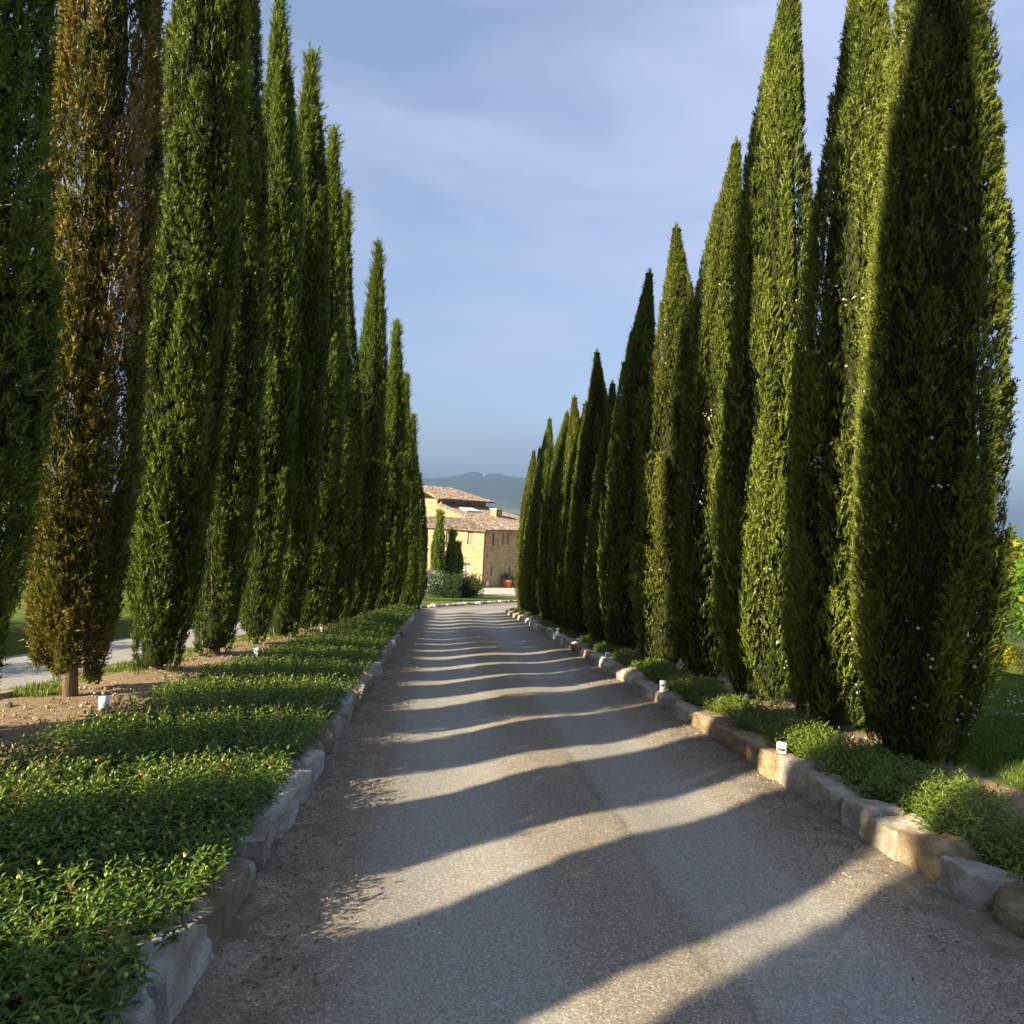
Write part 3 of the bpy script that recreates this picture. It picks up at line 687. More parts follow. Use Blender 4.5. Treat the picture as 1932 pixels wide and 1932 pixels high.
# ------------------------------------------------------------------ leafy ground cover
def leaf_template(narrow=1.0, detail=True):
    w = .17 * narrow
    if detail:
        V = np.array([(0, 0, 0), (.07, -w, .46), (-.16, 0, 1.0), (.07, w, .46), (0, 0, .5)], float)
        return V, np.array([(0, 4, 1), (1, 4, 2), (2, 4, 3), (3, 4, 0)])
    V = np.array([(0, 0, 0), (.06, -w, .45), (-.12, 0, 1.0), (.06, w, .45)], float)
    return V, np.array([(0, 1, 2), (0, 2, 3)])

def sprigs(P, Hs, rng, templ, nodes, leaf, tint0, lean=.22, spread=.62, orange=.05):
    """vectorised leafy stems: decussate pairs of leaves up each stem"""
    N = len(P); stem = np.array([0, 0, 1.]) + rng.normal(0, lean, (N, 3)) * [1, 1, .2]; stem /= np.linalg.norm(stem, axis=1, keepdims=True)
    a0 = rng.uniform(0, 2*np.pi, N); parts = []; tb = tint0 + rng.normal(0, .11, N); org = rng.random(N) < orange
    for j in range(nodes):
        u = .38 + .62 * j / (nodes-1)
        for sgn in (0, 1):
            a = a0 + j * np.pi/2 + sgn*np.pi + rng.normal(0, .3, N)
            out = np.stack([np.cos(a), np.sin(a), np.zeros(N)], 1); elev = (.12 + .9 * max(0, u - .72)/.28 * .8 + rng.normal(0, .22, N))
            D = out * np.cos(elev)[:, None] + np.array([0, 0, 1.]) * np.sin(elev)[:, None]
            # leaf frame: x axis = upward face normal
            Nn = np.cross(np.cross(D, np.array([0, 0, 1.])), D); Nn /= np.linalg.norm(Nn, axis=1, keepdims=True) + 1e-9; Sd = np.cross(D, Nn)
            L = leaf * rng.uniform(.7, 1.2, N) * (1.0 if j < nodes-1 else .62)
            tv, tf = templ; base = P + stem * (Hs*u)[:, None]
            V = base[:, None] + (tv[None, :, 0:1]*Nn[:, None] + tv[None, :, 1:2]*Sd[:, None] + tv[None, :, 2:3]*D[:, None]) * L[:, None, None]
            t = np.clip(tb + .20*u + rng.normal(0, .05, N), 0, .9); 
            if j >= nodes-2: t = np.where(org, rng.uniform(.93, 1, N), t)
            parts.append((V.reshape(-1, 3), (tf[None] + (np.arange(N)*len(tv))[:, None, None]).reshape(-1, 3), np.repeat(t, len(tv))))
    # stems: thin three-sided strip
    w = .0022 + 0*Hs; s1 = np.cross(stem, rng.normal(size=(N, 3))); s1 /= np.linalg.norm(s1, axis=1, keepdims=True)
    V = np.stack([P - s1*w[:, None], P + s1*w[:, None], P + stem*Hs[:, None]], 1)
    parts.append((V.reshape(-1, 3), np.arange(N*3).reshape(-1, 3), np.repeat(np.clip(tb + .3, 0, .9), 3)))
    return merge(parts), P + stem * Hs[:, None]

def bed_left_out(Y): return np.where(Y < 7.2, -2.94 + .04*Y, -2.65 + .0625*(Y-7.2))
def scatter(fn_lo, fn_hi, y0, y1, dens, rng):
    ymid = np.linspace(y0, y1, 60); wmax = np.max(fn_hi(ymid) - fn_lo(ymid)); n = int(dens * wmax * (y1-y0))
    Y = rng.uniform(y0, y1, n); lo, hi = fn_lo(Y), fn_hi(Y); X = lo + rng.random(n) * wmax; k = X < hi
    return X[k], Y[k], lo[k], hi[k]
def cover(side, zones, seed, label):
    rng = np.random.default_rng(seed); parts = []; tips = []
    for (y0, y1, dens, nodes, leaf, detail, hmul) in zones:
        if side == 'L': lo, hi = bed_left_out, (lambda Y: np.full_like(Y, -.95))
        else: lo, hi = (lambda Y: XR(Y) + .20), (lambda Y: XR(Y) + np.interp(Y, [2, 6, 12, 29], [1.02, .98, .80, .66]) + .10*np.sin(Y*3.1))
        X, Y, l, h = scatter(lo, hi, y0, y1, dens, rng)
        edge = np.minimum(X - l, h - X); patch = vnoise(X, Y, 1.1, 21 if side == 'L' else 22); patch2 = vnoise(X, Y, 3.6, 23)
        # ragged bed edge away from the kerb
        far_edge = (X - l) if side == 'L' else (h - X)
        keep = (far_edge > .10 + .18*vnoise(X, Y, 2.3, 24)) | (rng.random(len(X)) < .12)
        X, Y, edge, patch, patch2 = X[keep], Y[keep], edge[keep], patch[keep], patch2[keep]
        Hs = hmul * (.155 + .05*np.clip(edge/.35, 0, 1) + .035*patch + .022*patch2 + rng.normal(0, .016, len(X)))
        Hs = np.clip(Hs, .07, .32)
        g = ground(X, Y); g = np.where((X > -1.1) & (X < 0), -drop(Y) + .16, g)
        m, tip = sprigs(np.stack([X, Y, g], 1), Hs, rng, leaf_template(1.0 if side == 'L' else .78, detail), nodes, leaf, .36 if side == 'L' else .54, orange=.06 if side == 'L' else .0)
        parts.append(m)
        if side == 'L' and y1 <= 9: tips.append(tip[rng.random(len(tip)) < .22])
    V, F, T = merge(parts)
    o = obj('ground_cover', mesh_np('ground_cover', V, F, M_COVER, False, T)); tag(o, label, 'ground cover', kind='stuff')
    if tips:
        P = np.concatenate(tips); n = len(P); V, F, T = instance_np(P, np.tile([0, 0, 1.], (n, 1)) + rng.normal(0, .2, (n, 3)), rng.uniform(.006, .011, n), rng.random(n), ico(), rng)
        tag(obj('flower_buds', mesh_np('flower_buds', V, F, M_BUD, True, T), o), kind='stuff')
cover('L', [(1.2, 4.2, 520, 5, .054, True, 1.05), (4.2, 8.5, 470, 4, .056, True, 1.05), (8.5, 15, 330, 4, .060, False, 1.05), (15, 29.6, 230, 4, .075, False, 1.05)], 51, 'wide bed of low leafy ground cover with buds left of the drive')
cover('R', [(1.5, 6.5, 480, 5, .058, True, 1.05), (6.5, 13, 260, 5, .066, False, .9), (13, 29.2, 200, 4, .085, False, .85)], 52, 'narrow strip of bright leafy ground cover right of the drive')

# ------------------------------------------------------------------ grass
def grass(name, X, Y, h, rng, label, parent=None, dry=0.0):
    n = len(X); parts = []
    for k in range(5):
        a = rng.uniform(0, 2*np.pi, n); x = X + rng.normal(0, .02, n); y = Y + rng.normal(0, .02, n); z = ground(x, y) + vnoise(x[:1], y[:1], 1, 1)*0
        hh = h * rng.uniform(.5, 1.25, n); w = .0035 + .0012*np.hypot(X, Y)*.35; ln = hh * rng.uniform(.1, .8, n)
        ca, sa = np.cos(a), np.sin(a)
        b0 = np.stack([x - sa*w, y + ca*w, z - .01], 1); b1 = np.stack([x + sa*w, y - ca*w, z - .01], 1); tp = np.stack([x + ca*ln, y + sa*ln, z + hh], 1)
        parts.append((np.stack([b0, b1, tp], 1).reshape(-1, 3), np.arange(n*3).reshape(-1, 3), np.repeat(np.clip(rng.normal(.5 + dry, .2, n), 0, 1), 3)))
    V, F, T = merge(parts); o = obj(name, mesh_np(name, V, F, M_GRASS, False, T)); return tag(o, label, 'grass', kind='stuff')
rg = np.random.default_rng(61)
n = 40000; d = 3.2 + 17 * rg.random(n)**1.25; th = rg.uniform(rad(25), rad(54), n); X = d*np.sin(th); Y = d*np.cos(th); k = X > 4.5 + .3*vnoise(X, Y, .9, 31) + .25*(rg.random(n)-.5); X, Y = X[k], Y[k]
grass('lawn_grass', X, Y, .030 + .008*vnoise(X, Y, .7, 33), rg, 'mown green lawn to the right of the right row')
n = 9000; Y = rg.uniform(4, 22, n); X = row_left(Y) + rg.normal(-.75, .42, n); k = (vnoise(X, Y, 1.3, 32) > -.12); X, Y = X[k], Y[k]
grass('verge_grass', X, Y, np.full(len(X), .055), rg, 'thin dry grass on the verge under the left row', dry=.15)
# daisies in the lawn
n = 420; d = 6 + 8*rg.random(n); th = rg.uniform(rad(34), rad(52), n); X = d*np.sin(th); Y = d*np.cos(th); k = (X > 5.2) & (vnoise(X, Y, .8, 36) > .05); X, Y = X[k], Y[k]
V, F, T = instance_np(np.stack([X, Y, ground(X, Y) + .055], 1), np.tile([0, 0, 1.], (len(X), 1)), rg.uniform(.008, .013, len(X)), rg.uniform(.8, 1, len(X)), ico(), rg)
V2 = V.copy(); tag(obj('daisies', mesh_np('daisies', V2, F, M_OLEAND, True, T)), 'tiny white daisies scattered in the lawn', 'daisies', kind='stuff')
# litter of twigs and chips along the kerbs
n = 5200; Y = 1.6 + 13*rg.random(n)**1.4; sd_ = rg.random(n) < .5; X = np.where(sd_, XL(Y) + np.abs(rg.normal(0, .25, n)), XR(Y) - np.abs(rg.normal(0, .28, n)))
L_ = rg.uniform(.004, .012, n) * (1 + 1.6*(rg.random(n) < .06)); a = rg.uniform(0, 6.28, n); w = rg.uniform(.0015, .004, n); zr = -drop(Y) + .016
c = np.stack([X, Y, zr], 1); dd = np.stack([np.cos(a), np.sin(a), rg.normal(0, .2, n)], 1)*L_[:, None]; ss = np.stack([-np.sin(a), np.cos(a), np.zeros(n)], 1)*w[:, None]; uz = np.array([0, 0, .004])
V = np.stack([c-dd-ss, c-dd+ss, c+dd+ss, c+dd-ss, c+uz], 1).reshape(-1, 3); b5 = np.arange(n)[:, None]*5
F = np.concatenate([b5 + np.array(f) for f in ((0, 1, 4), (1, 2, 4), (2, 3, 4), (3, 0, 4))])
M_LITTER = (lambda t: t.done(t.principled(t.ramp(t.N('ShaderNodeAttribute', _attribute_name='tint').outputs['Fac'], [(0, (.07, .045, .028)), (.5, (.17, .105, .06)), (.8, (.32, .25, .17)), (1, (.58, .53, .44))]), .9, .1)))(NT('dry_litter'))
tag(obj('leaf_litter', mesh_np('leaf_litter', V, F, M_LITTER, False, np.repeat(rg.random(n), 5))), 'dry twigs and leaf litter along both kerbs of the drive', 'litter', kind='stuff')

# clods and pebbles on the bare soil
n = 2600; Y = 3.5 + 18*rg.random(n)**1.3; lft = rg.random(n) < .7
X = np.where(lft, row_left(Y) + rg.normal(.3, .35, n), XR(Y) + 1.25 + rg.normal(0, .22, n)); k = ~(lft & (X > bed_left_out(Y) + .1)); X, Y = X[k], Y[k]; n = len(X)
V, F, T = instance_np(np.stack([X, Y, ground(X, Y) + .004], 1), np.tile([0, 0, 1.], (n, 1)) + rg.normal(0, .5, (n, 3)), .005 + .012*rg.random(n)**3, rg.uniform(.45, 1, n), ico(), rg, rg.uniform(.7, 1.5, n))
tag(obj('soil_pebbles', mesh_np('soil_pebbles', V, F, M_LITTER, False, T)), 'small pebbles and clods on the bare soil strips under the trees', 'pebbles', kind='stuff')

# ------------------------------------------------------------------ garden lights
def garden_light(loc, rz, label, h=.10, r=.043, tilt=0.0):
    e = empty('garden_light', loc, rz); e.rotation_euler = (tilt, tilt*.4, rz); tag(e, label, 'garden light', 'white garden lights along the drive')
    MB().lathe([(r*.86, -.12), (r*.86, h*.36)], 20).build('body', M_LAMPW, e, True)
    MB().lathe([(r*.66, h*.30), (r*.66, h*.62)], 20).build('lamp_slot', M_LAMPD, e, True)
    mb = MB()
    for k in range(14):                                     # hood: closed behind, open slot in front
        a0, a1 = rad(70 + k*220/14), rad(70 + (k+1)*220/14); P = []
        for zz_ in (h*.36, h*.64):
            for rr_ in (r*.86, r*.98): P += [(rr_*math.cos(a0), rr_*math.sin(a0), zz_), (rr_*math.cos(a1), rr_*math.sin(a1), zz_)]
        mb.add(P, [(0, 1, 5, 4), (2, 6, 7, 3), (0, 2, 3, 1), (4, 5, 7, 6), (0, 4, 6, 2), (1, 3, 7, 5)])
    mb.build('hood', M_LAMPW, e)
    MB().lathe([(r*.99, h*.60), (r*1.02, h*.66), (r*1.0, h*.94), (r*.9, h)], 24).build('cap', M_LAMPW, e, True)
    return e
for i, (x, y) in enumerate([(2.93, 5.36), (2.91, 8.36), (2.91, 11.28), (2.91, 13.78), (2.92, 16.4), (2.92, 21.5)]):
    garden_light((x, y, float(-drop(y)) + .18), rad(215), 'white capped garden light on the right kerb, %s from the viewer' % ORD[i])
def tube_spot(loc, rz, label):
    e = empty('garden_spotlight', loc, rz); tag(e, label, 'spotlight', 'tilted white spotlights at the foot of the left row')
    MB().tube([(0, 0, -.10), (0, 0, .03)], [.012, .012], 8).build('stake', M_LAMPD, e)
    MB().tube([(-.004, 0, .015), (0, 0, .022), (.034, 0, .118), (.035, 0, .121)], [.036, .041, .041, .038], 20).build('housing', M_LAMPW, e, True)
    MB().tube([(.0352, 0, .1212), (.036, 0, .1235)], [.031, .031], 20).build('lens', M_GLASS, e)
    return e
for i, (x, y) in enumerate([(-2.86, 6.05), (-2.52, 9.55), (-2.25, 13.0), (-1.95, 17.4)]):
    tube_spot((x, y, float(ground(x, y)) + .015), rad(125), 'white tilted spotlight at the bed edge left of the drive, %s from the viewer' % ORD[i])

# loose rocks
def rock(loc, s, seed, label, tone=(.52, .44, .33)):
    o = bpy.data.objects.new('rock', STONES[seed % 16]); link(o, None, loc, (0, 0, seed*1.3), s); o.color = (*tone, 1); tag(o, label, 'rock'); return o
rock((-4.05, 6.62, float(ground(-4.05, 6.62)) + .03), (.17, .12, .08), 3, 'pale flat rock on the verge at the far left')
rock((-3.7, 6.1, float(ground(-3.7, 6.1)) + .02), (.10, .07, .05), 5, 'small rock left of the brown cypress trunk')
rock((row_left(9.0) - 4.9, 9.6, float(ground(row_left(9.0) - 4.9, 9.6)) + .10), (.8, .4, .3), 8, 'long pale rock beyond the side lane')

# ------------------------------------------------------------------ shrubs and broadleaf trees
def leaf_cloud(seed, n, fn, leaf, mat, name='crown', narrow=1.3, tint=.5, droop=.2, blossom=0.0, detail=False):
    rng = np.random.default_rng(seed); P, out = fn(rng, n)
    D = out + rng.normal(0, .7, P.shape) - np.array([0, 0, droop]); D /= np.linalg.norm(D, axis=1, keepdims=True)
    T = np.clip(tint + rng.normal(0, .16, len(P)), 0, .72 if blossom else 1)
    if blossom: T = np.where(rng.random(len(P)) < blossom, rng.uniform(.85, 1, len(P)), T)
    V, F, TT = instance_np(P, D, leaf * rng.uniform(.7, 1.3, len(P)), T, leaf_template(narrow, detail), rng)
    return mesh_np(name, V, F, mat, False, TT)
def clumps(rx, ry, rz, cz, k, r, seed0=0, flat=1.0):
    def fn(rng, n):
        c = rng.normal(size=(k, 3)); c /= np.linalg.norm(c, axis=1, keepdims=True); c *= (rng.random((k, 1)) ** .45); c = c * [rx, ry, rz] + [0, 0, cz]
        w = rng.integers(0, k, n); d = rng.normal(size=(n, 3)); d /= np.linalg.norm(d, axis=1, keepdims=True); rr = r * rng.uniform(.7, 1.25, k)[w] * rng.random(n) ** .4
        return c[w] + d * rr[:, None] * [1, 1, flat], d
    return fn
def limb_trunk(H, r, seed, spread=.5, limbs=6, mat=None):
    rng = np.random.default_rng(seed); tb = MB(); tb.tube([(0, 0, -.3), (.02, 0, H*.3), (-.02, .02, H*.6), (.0, .0, H*.85)], [r*1.3, r, r*.7, r*.3], 8)
    for i in range(limbs):
        a = rng.uniform(0, 6.28); z0 = H * rng.uniform(.35, .7); L = H * rng.uniform(.2, .4)
        tb.tube([(0, 0, z0), (math.cos(a)*L*spread*.6, math.sin(a)*L*spread*.6, z0 + L*.5), (math.cos(a)*L*spread*1.4, math.sin(a)*L*spread*1.4, z0 + L)], [r*.5, r*.35, r*.12], 6)
    return tb.mesh('trunk', mat or M_BARK, True)
def shrub(name, loc, fn, n, leaf, mat, label, cat, seed, stem_h=.5, group=None, **kw):
    e = empty(name, loc); tag(e, label, cat, group)
    obj('foliage', leaf_cloud(seed, n, fn, leaf, mat, 'foliage', **kw), e)
    sb = MB(); rng = np.random.default_rng(seed)
    for i in range(6):
        a = rng.uniform(0, 6.28); sb.tube([(0, 0, -.1), (math.cos(a)*.15*stem_h, math.sin(a)*.15*stem_h, stem_h*.6), (math.cos(a)*.4*stem_h, math.sin(a)*.4*stem_h, stem_h*1.2)], [.02, .015, .006], 5)
    sb.build('stems', M_BARK, e); return e
def tree(name, loc, H, r, crown, label, cat, seed, group=None, limbs=6, spread=.5):
    e = empty(name, loc); tag(e, label, cat, group); obj('crown', crown, e); obj('trunk', limb_trunk(H, r, seed, spread, limbs), e); return e
gz = lambda x, y: float(ground(x, y))
# right edge: beyond the lawn
tree('young_tree', (15.5, 15.6, gz(15.5, 15.6)), 3.0, .04, leaf_cloud(301, 2600, clumps(.95, .95, .95, 2.15, 34, .30), .17, M_LEAF, narrow=2.2, tint=.5), 'young tree with bright green leaves at the lawn edge by the right margin', 'tree', 1)
e = tree('young_tree', (16.4, 18.0, gz(16.4, 18.0)), 4.0, .05, leaf_cloud(302, 2400, clumps(.9, .9, 1.1, 3.0, 30, .3), .16, M_LEAF, narrow=2.2, tint=.75), 'yellow-green young tree behind the nearest right cypress', 'tree', 2)
tree('field_tree', (22.5, 25.5, gz(22.5, 25.5) - .2), 5.2, .12, leaf_cloud(303, 7000, clumps(2.6, 2.2, 1.9, 3.0, 60, .6), .14, M_DARKLEAF, tint=.6), 'dark rounded tree below the lawn at the right', 'tree', 3)
tree('olive_tree', (19.6, 19.4, gz(19.6, 19.4)), 3.2, .08, leaf_cloud(304, 5000, clumps(1.5, 1.5, 1.2, 2.1, 50, .42), .10, M_OLIVE, narrow=.7, tint=.6), 'grey-green olive tree behind the yellow broom', 'tree', 4)
for i, (x, y, s) in enumerate([(13.9, 15.6, .75), (15.2, 17.2, .9), (17.0, 16.6, .8), (18.2, 18.6, 1.0)]):
    shrub('broom_shrub', (x, y, gz(x, y)), clumps(.8*s, .7*s, .42*s, .45*s, 26, .22), 2200, .07, M_BROOM, 'yellow flowering broom at the lawn edge, %s from the left' % ORD[i], 'broom', 310+i, group='flowering broom along the lawn edge', tint=.47, narrow=1.0)
st = empty('tree_stakes', (15.35, 15.45, gz(15.35, 15.45))); tag(st, 'pair of pale wooden stakes beside the young tree', 'stake')
for x in (-.22, .2):
    MB().tube([(x, 0, -.2), (x*.8, .02, 1.35)], [.035, .03], 8).build('stake', M_PLAST, st)
shrub('lane_bush', (row_left(9) - 5.6, 9.6, gz(float(row_left(9)) - 5.6, 9.6)), clumps(.9, .8, .5, .5, 30, .25), 2600, .08, M_LEAF, 'bright green bush beyond the side lane at the far left', 'bush', 320, tint=.3)
shrub('lane_bush', (row_left(12) - 6.4, 12.6, gz(float(row_left(12)) - 6.4, 12.6)), clumps(1.1, .9, .6, .6, 30, .3), 2600, .08, M_DARKLEAF, 'darker bush beyond the side lane behind the brown cypress', 'bush', 321, tint=.6)
# far end of the drive, in front of the house
def far_spot(x, y): return (x, y, gz(x, y))
shrub('oleander', far_spot(-1.15, 40.2), clumps(1.0, .9, .85, 1.0, 60, .34), 7000, .13, M_OLEAND, 'oleander bush with white flowers at the end of the left row', 'oleander', 330, 1.0, narrow=.75, tint=.5, blossom=.13)
shrub('round_shrub', far_spot(.35, 45.5), clumps(1.15, 1.0, .75, .75, 60, .36), 9000, .12, M_DARKLEAF, 'dark rounded shrub beside the flowering oleander', 'shrub', 331, .8, tint=.5)
shrub('round_shrub', far_spot(1.75, 46.6), clumps(1.0, .95, .85, .85, 60, .38), 9000, .12, M_DARKLEAF, 'dark shrub nearest the house wall, with sunlit yellowish top', 'shrub', 332, .8, tint=.75)
YC = [cypress_meshes(41, 4.8, .42, 2600, .2, M_CYP_L, base=.1, kind='left'), cypress_meshes(42, 4.2, .36, 2000, .2, M_CYP_L, base=.1, kind='left')]
for i, (x, y, h, lab) in enumerate([(-.45, 50.3, 6.0, 'slender young cypress, tallest of the three before the house'), (.45, 51.0, 4.7, 'middle young cypress of the three before the house wall'), (1.0, 51.6, 3.9, 'shortest young cypress of the three, nearest the house door')]):
    m = YC[i % 2]; place_cypress(m, far_spot(x, y), i*1.1, (1.1, 1.1, h/(4.8, 4.2)[i % 2]), lab, 'young cypresses before the house')

# ------------------------------------------------------------------ the house
HC = Vector((3.98, 67.85, -6.36)); AL = rad(50)
house = empty('stone_house', HC, AL); tag(house, 'golden stone farmhouse with tiled roofs at the end of the drive', 'house')
# local x = along the shaded right wall, local y = along the sunlit left wall
def wall_with_openings(axis_x, length, z0, z1, thick, opens):
    """wall in local plane; openings (s0, s1, za, zb) are real holes, built from boxes"""
    mb = MB(); xs = sorted({0.0, length, *[o[0] for o in opens], *[o[1] for o in opens]}); zs = sorted({z0, z1, *[o[2] for o in opens], *[o[3] for o in opens]})
    for a, b in zip(xs[:-1], xs[1:]):
        run = None
        for c, d in zip(zs[:-1], zs[1:]):
            hole = any(o[0] <= a + 1e-6 and b <= o[1] + 1e-6 and o[2] <= c + 1e-6 and d <= o[3] + 1e-6 for o in opens)
            if hole:
                if run: mb_add(mb, axis_x, a, b, run[0], run[1], thick); run = None
            else: run = (run[0], d) if run else (c, d)
        if run: mb_add(mb, axis_x, a, b, run[0], run[1], thick)
    return mb
def mb_add(mb, ax, a, b, c, d, th):
    if ax: mb.box(a, 0, c, b, th, d)
    else: mb.box(0, a, c, th, b, d)
LB, LA = 7.6, 12.6
lo = [(1.44, 2.15, 4.49, 5.80), (4.37, 5.06, 4.49, 5.80), (1.64, 2.99, .0, 2.42)]
ro = [(1.02, 1.36, 4.52, 5.75), (2.82, 3.08, 4.51, 5.74), (3.78, 4.09, 4.5, 5.74), (5.50, 5.78, 4.5, 5.76), (6.54, 6.78, 4.49, 5.76), (8.4, 8.7, 4.5, 5.75), (1.0, 1.28, 1.28, 2.25), (4.27, 4.58, 1.11, 2.02), (5.51, 5.74, 1.67, 2.29), (.23, .42, 3.3, 3.6)]
wall_with_openings(False, LB, -.6, 6.05, .45, lo).build('sunlit_wall', M_WALL, house)
mbw = wall_with_openings(True, LA, -.6, 6.05, .45, [(a-.002, b, c, d) for a, b, c, d in ro]); 
wr = mbw.build('shaded_wall', M_WALL, house); wr.location = (.452, 0, 0)
for o in ro: pass
def window(s0, s1, z0, z1, left, kind):
    e = bpy.data.objects.new('door' if kind == 'door' else 'window', None); link(e, house, (0, s0, z0) if left else (s0 + .452, 0, z0))
    w, h = s1 - s0, z1 - z0
    B = (lambda x0, d0, za, x1, d1, zb: MB().box(d0, x0, za, d1, x1, zb)) if left else (lambda x0, d0, za, x1, d1, zb: MB().box(x0, d0, za, x1, d1, zb))
    fw = .05
    m = M_REDWOOD if kind == 'door' else M_WOOD
    fr = B(0, .16, 0, fw, .24, h); 
    for bb in ((w-fw, .16, 0, w, .24, h), (fw, .163, h-fw, w-fw, .237, h), (fw, .163, 0, w-fw, .237, fw)):
        q_ = B(*bb); fr.add(q_.v, q_.f)
    fr.build('frame', m, e)
    if kind == 'shutter': B(fw, .12, fw, w-fw, .18, h-fw).build('shutter', M_SHUT, e)
    elif kind == 'door':
        for k in range(2):
            x0 = fw + k*(w-2*fw)/2; x1 = x0 + (w-2*fw)/2
            lf = B(x0+.01, .17, .06, x0+.09, .23, h-fw-.01)
            for bb in ((x1-.09, .17, .06, x1-.01, .23, h-fw-.01), (x0+.09, .172, .06, x1-.09, .228, .30), (x0+.09, .172, h-fw-.10, x1-.09, .228, h-fw-.01)):
                q_ = B(*bb); lf.add(q_.v, q_.f)
            dl = lf.build('door_leaf', M_REDWOOD, e)
            B(x0+.09, .195, .30, x1-.09, .205, h-fw-.10).build('pane', M_CURTAIN, dl)
        B(-.12, -.02, h, w+.12, .2, h+.14).build('lintel', M_REDWOOD, e)
    else:
        B(fw, .19, fw, w-fw, .20, h-fw).build('pane', M_GLASS, e)
for k, o in enumerate(lo): window(*o, True, 'door' if k == 2 else 'shutter')
for o in ro: window(o[0], o[1], o[2], o[3], False, 'slit')
# back walls and upper gable wall, tower
MB().box(LA + .454, .01, -.6, LA + .9, 14, 6.0).box(.46, 13.6, -.6, LA + .45, 14, 6.0).build('rear_wall', M_WALL, house)
S1 = .30; zr_ = lambda b: 6.05 + S1 * (b + .5)
MB().prism([(1.7, 2.6, 6.2), (1.7, 15.6, 6.2), (1.7, 15.6, 9.1), (1.7, 8.0, 9.1), (1.7, 8.0, zr_(8.0) - .06), (1.7, 2.6, zr_(2.6) - .06)], (.4, 0, 0)).build('gable_wall', M_WALL, house)
tw = MB().box(2.104, 7.7, 7.9, 10.4, 8.1, 9.1).box(10.0, 8.104, 7.0, 10.4, 15, 9.1); tw.build('upper_wall', M_WALL, house)
for x0 in (4.1, 6.6):
    e = bpy.data.objects.new('window', None); link(e, house, (x0, 7.66, 8.42)); MB().box(0, 0, 0, .32, .03, .52).build('frame', M_WOOD, e)
# tiled roof planes: rows of half-round tiles over a deck
def roof_plane(poly, name, parent, up_dir, pitch=.42, r=.095):
    """poly: local corner points of a plane; up_dir: horizontal unit vector climbing the slope"""
    pts = [Vector(p) for p in poly]; n = (pts[1]-pts[0]).cross(pts[2]-pts[0]).normalized(); n = -n if n.z < 0 else n
    u = Vector((*up_dir, 0)); u = (u - n*u.dot(n)).normalized(); s = u.cross(n).normalized()
    rt = MB(); rt.prism([p - n*.02 for p in pts], -n*.10); deck = rt.build('roof', M_TILE, parent)
    o = pts[0]; P2 = [((p-o).dot(s), (p-o).dot(u)) for p in pts]; x0 = min(p[0] for p in P2); x1 = max(p[0] for p in P2)
    mb = MB(); x = x0 + .06; kx = 0
    while x < x1:
        ys = []
        for (a, b) in zip(P2, P2[1:] + P2[:1]):
            if (a[0] - x) * (b[0] - x) < 0: tt = (x - a[0])/(b[0]-a[0]); ys.append(a[1] + tt*(b[1]-a[1]))
        if len(ys) >= 2:
            y0, y1 = min(ys), max(ys); y = y0; j = 0
            while y < y1 - .05:
                ye = min(y + pitch, y1); c = o + s*x; l = []
                for (yy, rr, lift) in ((y, r*1.08, .035), (ye, r*.9, .0)):
                    for k in range(5):
                        a = math.pi * k / 4; l.append(c + u*yy + s*math.cos(a)*rr + n*(math.sin(a)*rr + lift))
                mb.add(l, [(k, k+1, 6+k, 5+k) for k in range(4)] + [(4, 3, 2, 1, 0)]); y = ye; j += 1
        x += .24; kx += 1
    tag(mb.build('roof_tiles', M_TILE, deck), kind='stuff'); return deck
ap = (1.7, 3.05, zr_(3.05))
roof_plane([(-.45, -.5, 6.06), (LA + 1.2, -.5, 6.06), (LA + 1.2, 2.2, zr_(2.2)), (10.6, 7.9, zr_(7.9)), (1.55, 7.9, zr_(7.9)), (1.55, 3.0, zr_(3.0))], 'roof', house, (0, 1))
roof_plane([(-.45, 9.0, 6.06), (-.45, -.5, 6.06), (1.69, 3.0, zr_(3.0)), (1.69, 9.0, zr_(3.0))], 'roof', house, (1, 0))
ez, rzt = 9.12, 10.55
roof_plane([(.7, 6.9, ez), (11.3, 6.9, ez), (7.6, 10.8, rzt), (.7, 10.8, rzt)], 'roof', house, (0, 1))
roof_plane([(11.3, 6.9, ez), (11.3, 14.8, ez), (7.6, 10.8, rzt)], 'roof', house, (-1, 0))
roof_plane([(.7, 14.8, ez), (11.3, 14.8, ez), (7.6, 10.8, rzt), (.7, 10.8, rzt)], 'roof', house, (0, -1))
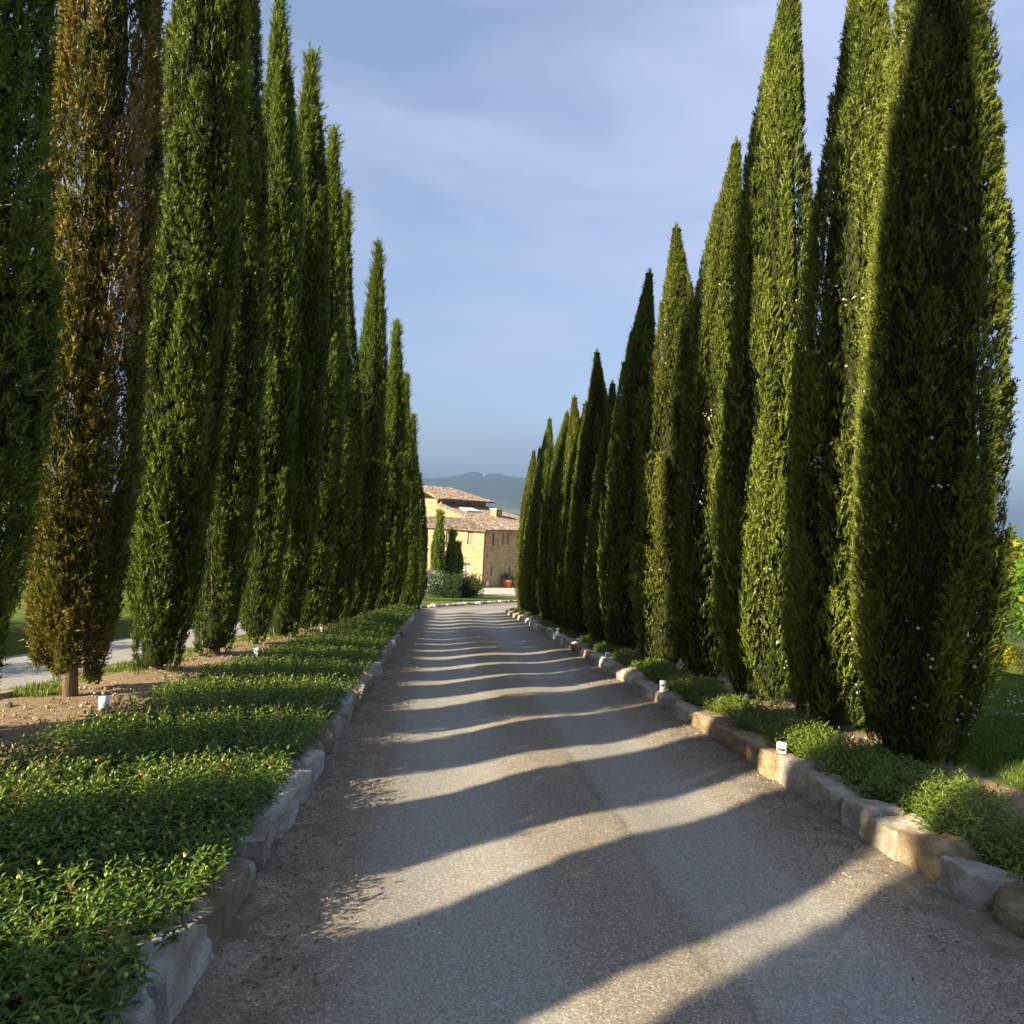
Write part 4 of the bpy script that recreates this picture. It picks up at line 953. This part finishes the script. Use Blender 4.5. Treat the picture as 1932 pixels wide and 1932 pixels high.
# eaves timber, gutters, downpipe, chimney, skylight
MB().box(-.42, -.44, 5.93, LA + 1.1, -.36, 6.03).build('gutter', M_COPPER, house)
MB().box(-.44, -.34, 5.93, -.36, 8.9, 6.03).build('gutter', M_COPPER, house)
MB().tube([(.30, -.07, -.1), (.30, -.07, 5.6), (.1, -.3, 5.93)], [.05, .05, .05], 8).build('downpipe', M_COPPER, house)
ch = MB().box(7.1, 3.7, 6.9, 8.3, 4.5, 8.25).build('chimney', M_WALL, house)
MB().box(7.0, 3.6, 8.25, 8.4, 4.6, 8.36).build('chimney_cap', M_PLAST, ch)
sk_ = MB().prism([(3.5, 5.15, zr_(5.15)+.14), (6.0, 5.15, zr_(5.15)+.14), (6.0, 6.35, zr_(6.35)+.14), (3.5, 6.35, zr_(6.35)+.14)], (0, 0, .10)).build('skylight', M_CURTAIN, house)
def potted(loc, s, seed, label):
    e = empty('potted_plant', loc); tag(e, label, 'potted plant', 'terracotta pots by the house')
    MB().lathe([(.20*s, 0), (.32*s, .45*s), (.36*s, .47*s), (.36*s, .56*s), (.30*s, .56*s)], 18).build('pot', M_TERRA, e, True)
    obj('foliage', leaf_cloud(seed, 500, clumps(.38*s, .38*s, .25*s, .80*s, 14, .16*s), .13, M_DARKLEAF, 'foliage', tint=.6), e)
wp = lambda a, b, z: house.matrix_basis @ Vector((a, b, z))
fz = lambda v: float(-drop(v.y)) + .14
bpy.context.view_layer.update()
for a_, s_, sd2, lab in ((3.2, 1.5, 351, 'larger terracotta pot with a leafy plant against the shaded house wall'), (5.1, 1.15, 352, 'smaller terracotta pot with a dark plant further along the house wall')):
    v = wp(a_ + .3, -.75, 0); potted((v.x, v.y, fz(v)), s_, sd2, lab)
v = wp(.75, -.12, .32); 
wl_ = empty('wall_box', v, AL); tag(wl_, 'small pale box on the shaded wall beside the downpipe', 'wall box')
MB().box(-.16, -.06, 0, .16, .05, .42).build('box_body', M_PLAST, wl_); MB().box(-.19, -.08, .42, .19, .06, .48).build('box_lid', M_PLAST, wl_)

# far farmhouses on the plateau and on the hill
def farmhouse(azd, R, s, label):
    x, y, z = valley_z(azd, R); e = empty('farmhouse', (x, y, z + 2), azd*.05); tag(e, label, 'house', 'distant farmhouses')
    MB().box(-9*s, -5*s, -6, 9*s, 5*s, 7*s).build('wall', M_PLAST, e)
    MB().prism([(-10*s, -6*s, 7*s), (-10*s, 6*s, 7*s), (-10*s, 0, 10*s)], (20*s, 0, 0)).build('roof', M_TILE, e)
farmhouse(41.8, 4650, 1.6, 'distant pale farmhouse on the plateau skyline at the right')
farmhouse(43.2, 3700, 1.0, 'small white farmhouse on the far slope below the plateau')
farmhouse(3.1, 4650, .8, 'tiny white farmhouse high on the hazy hill')
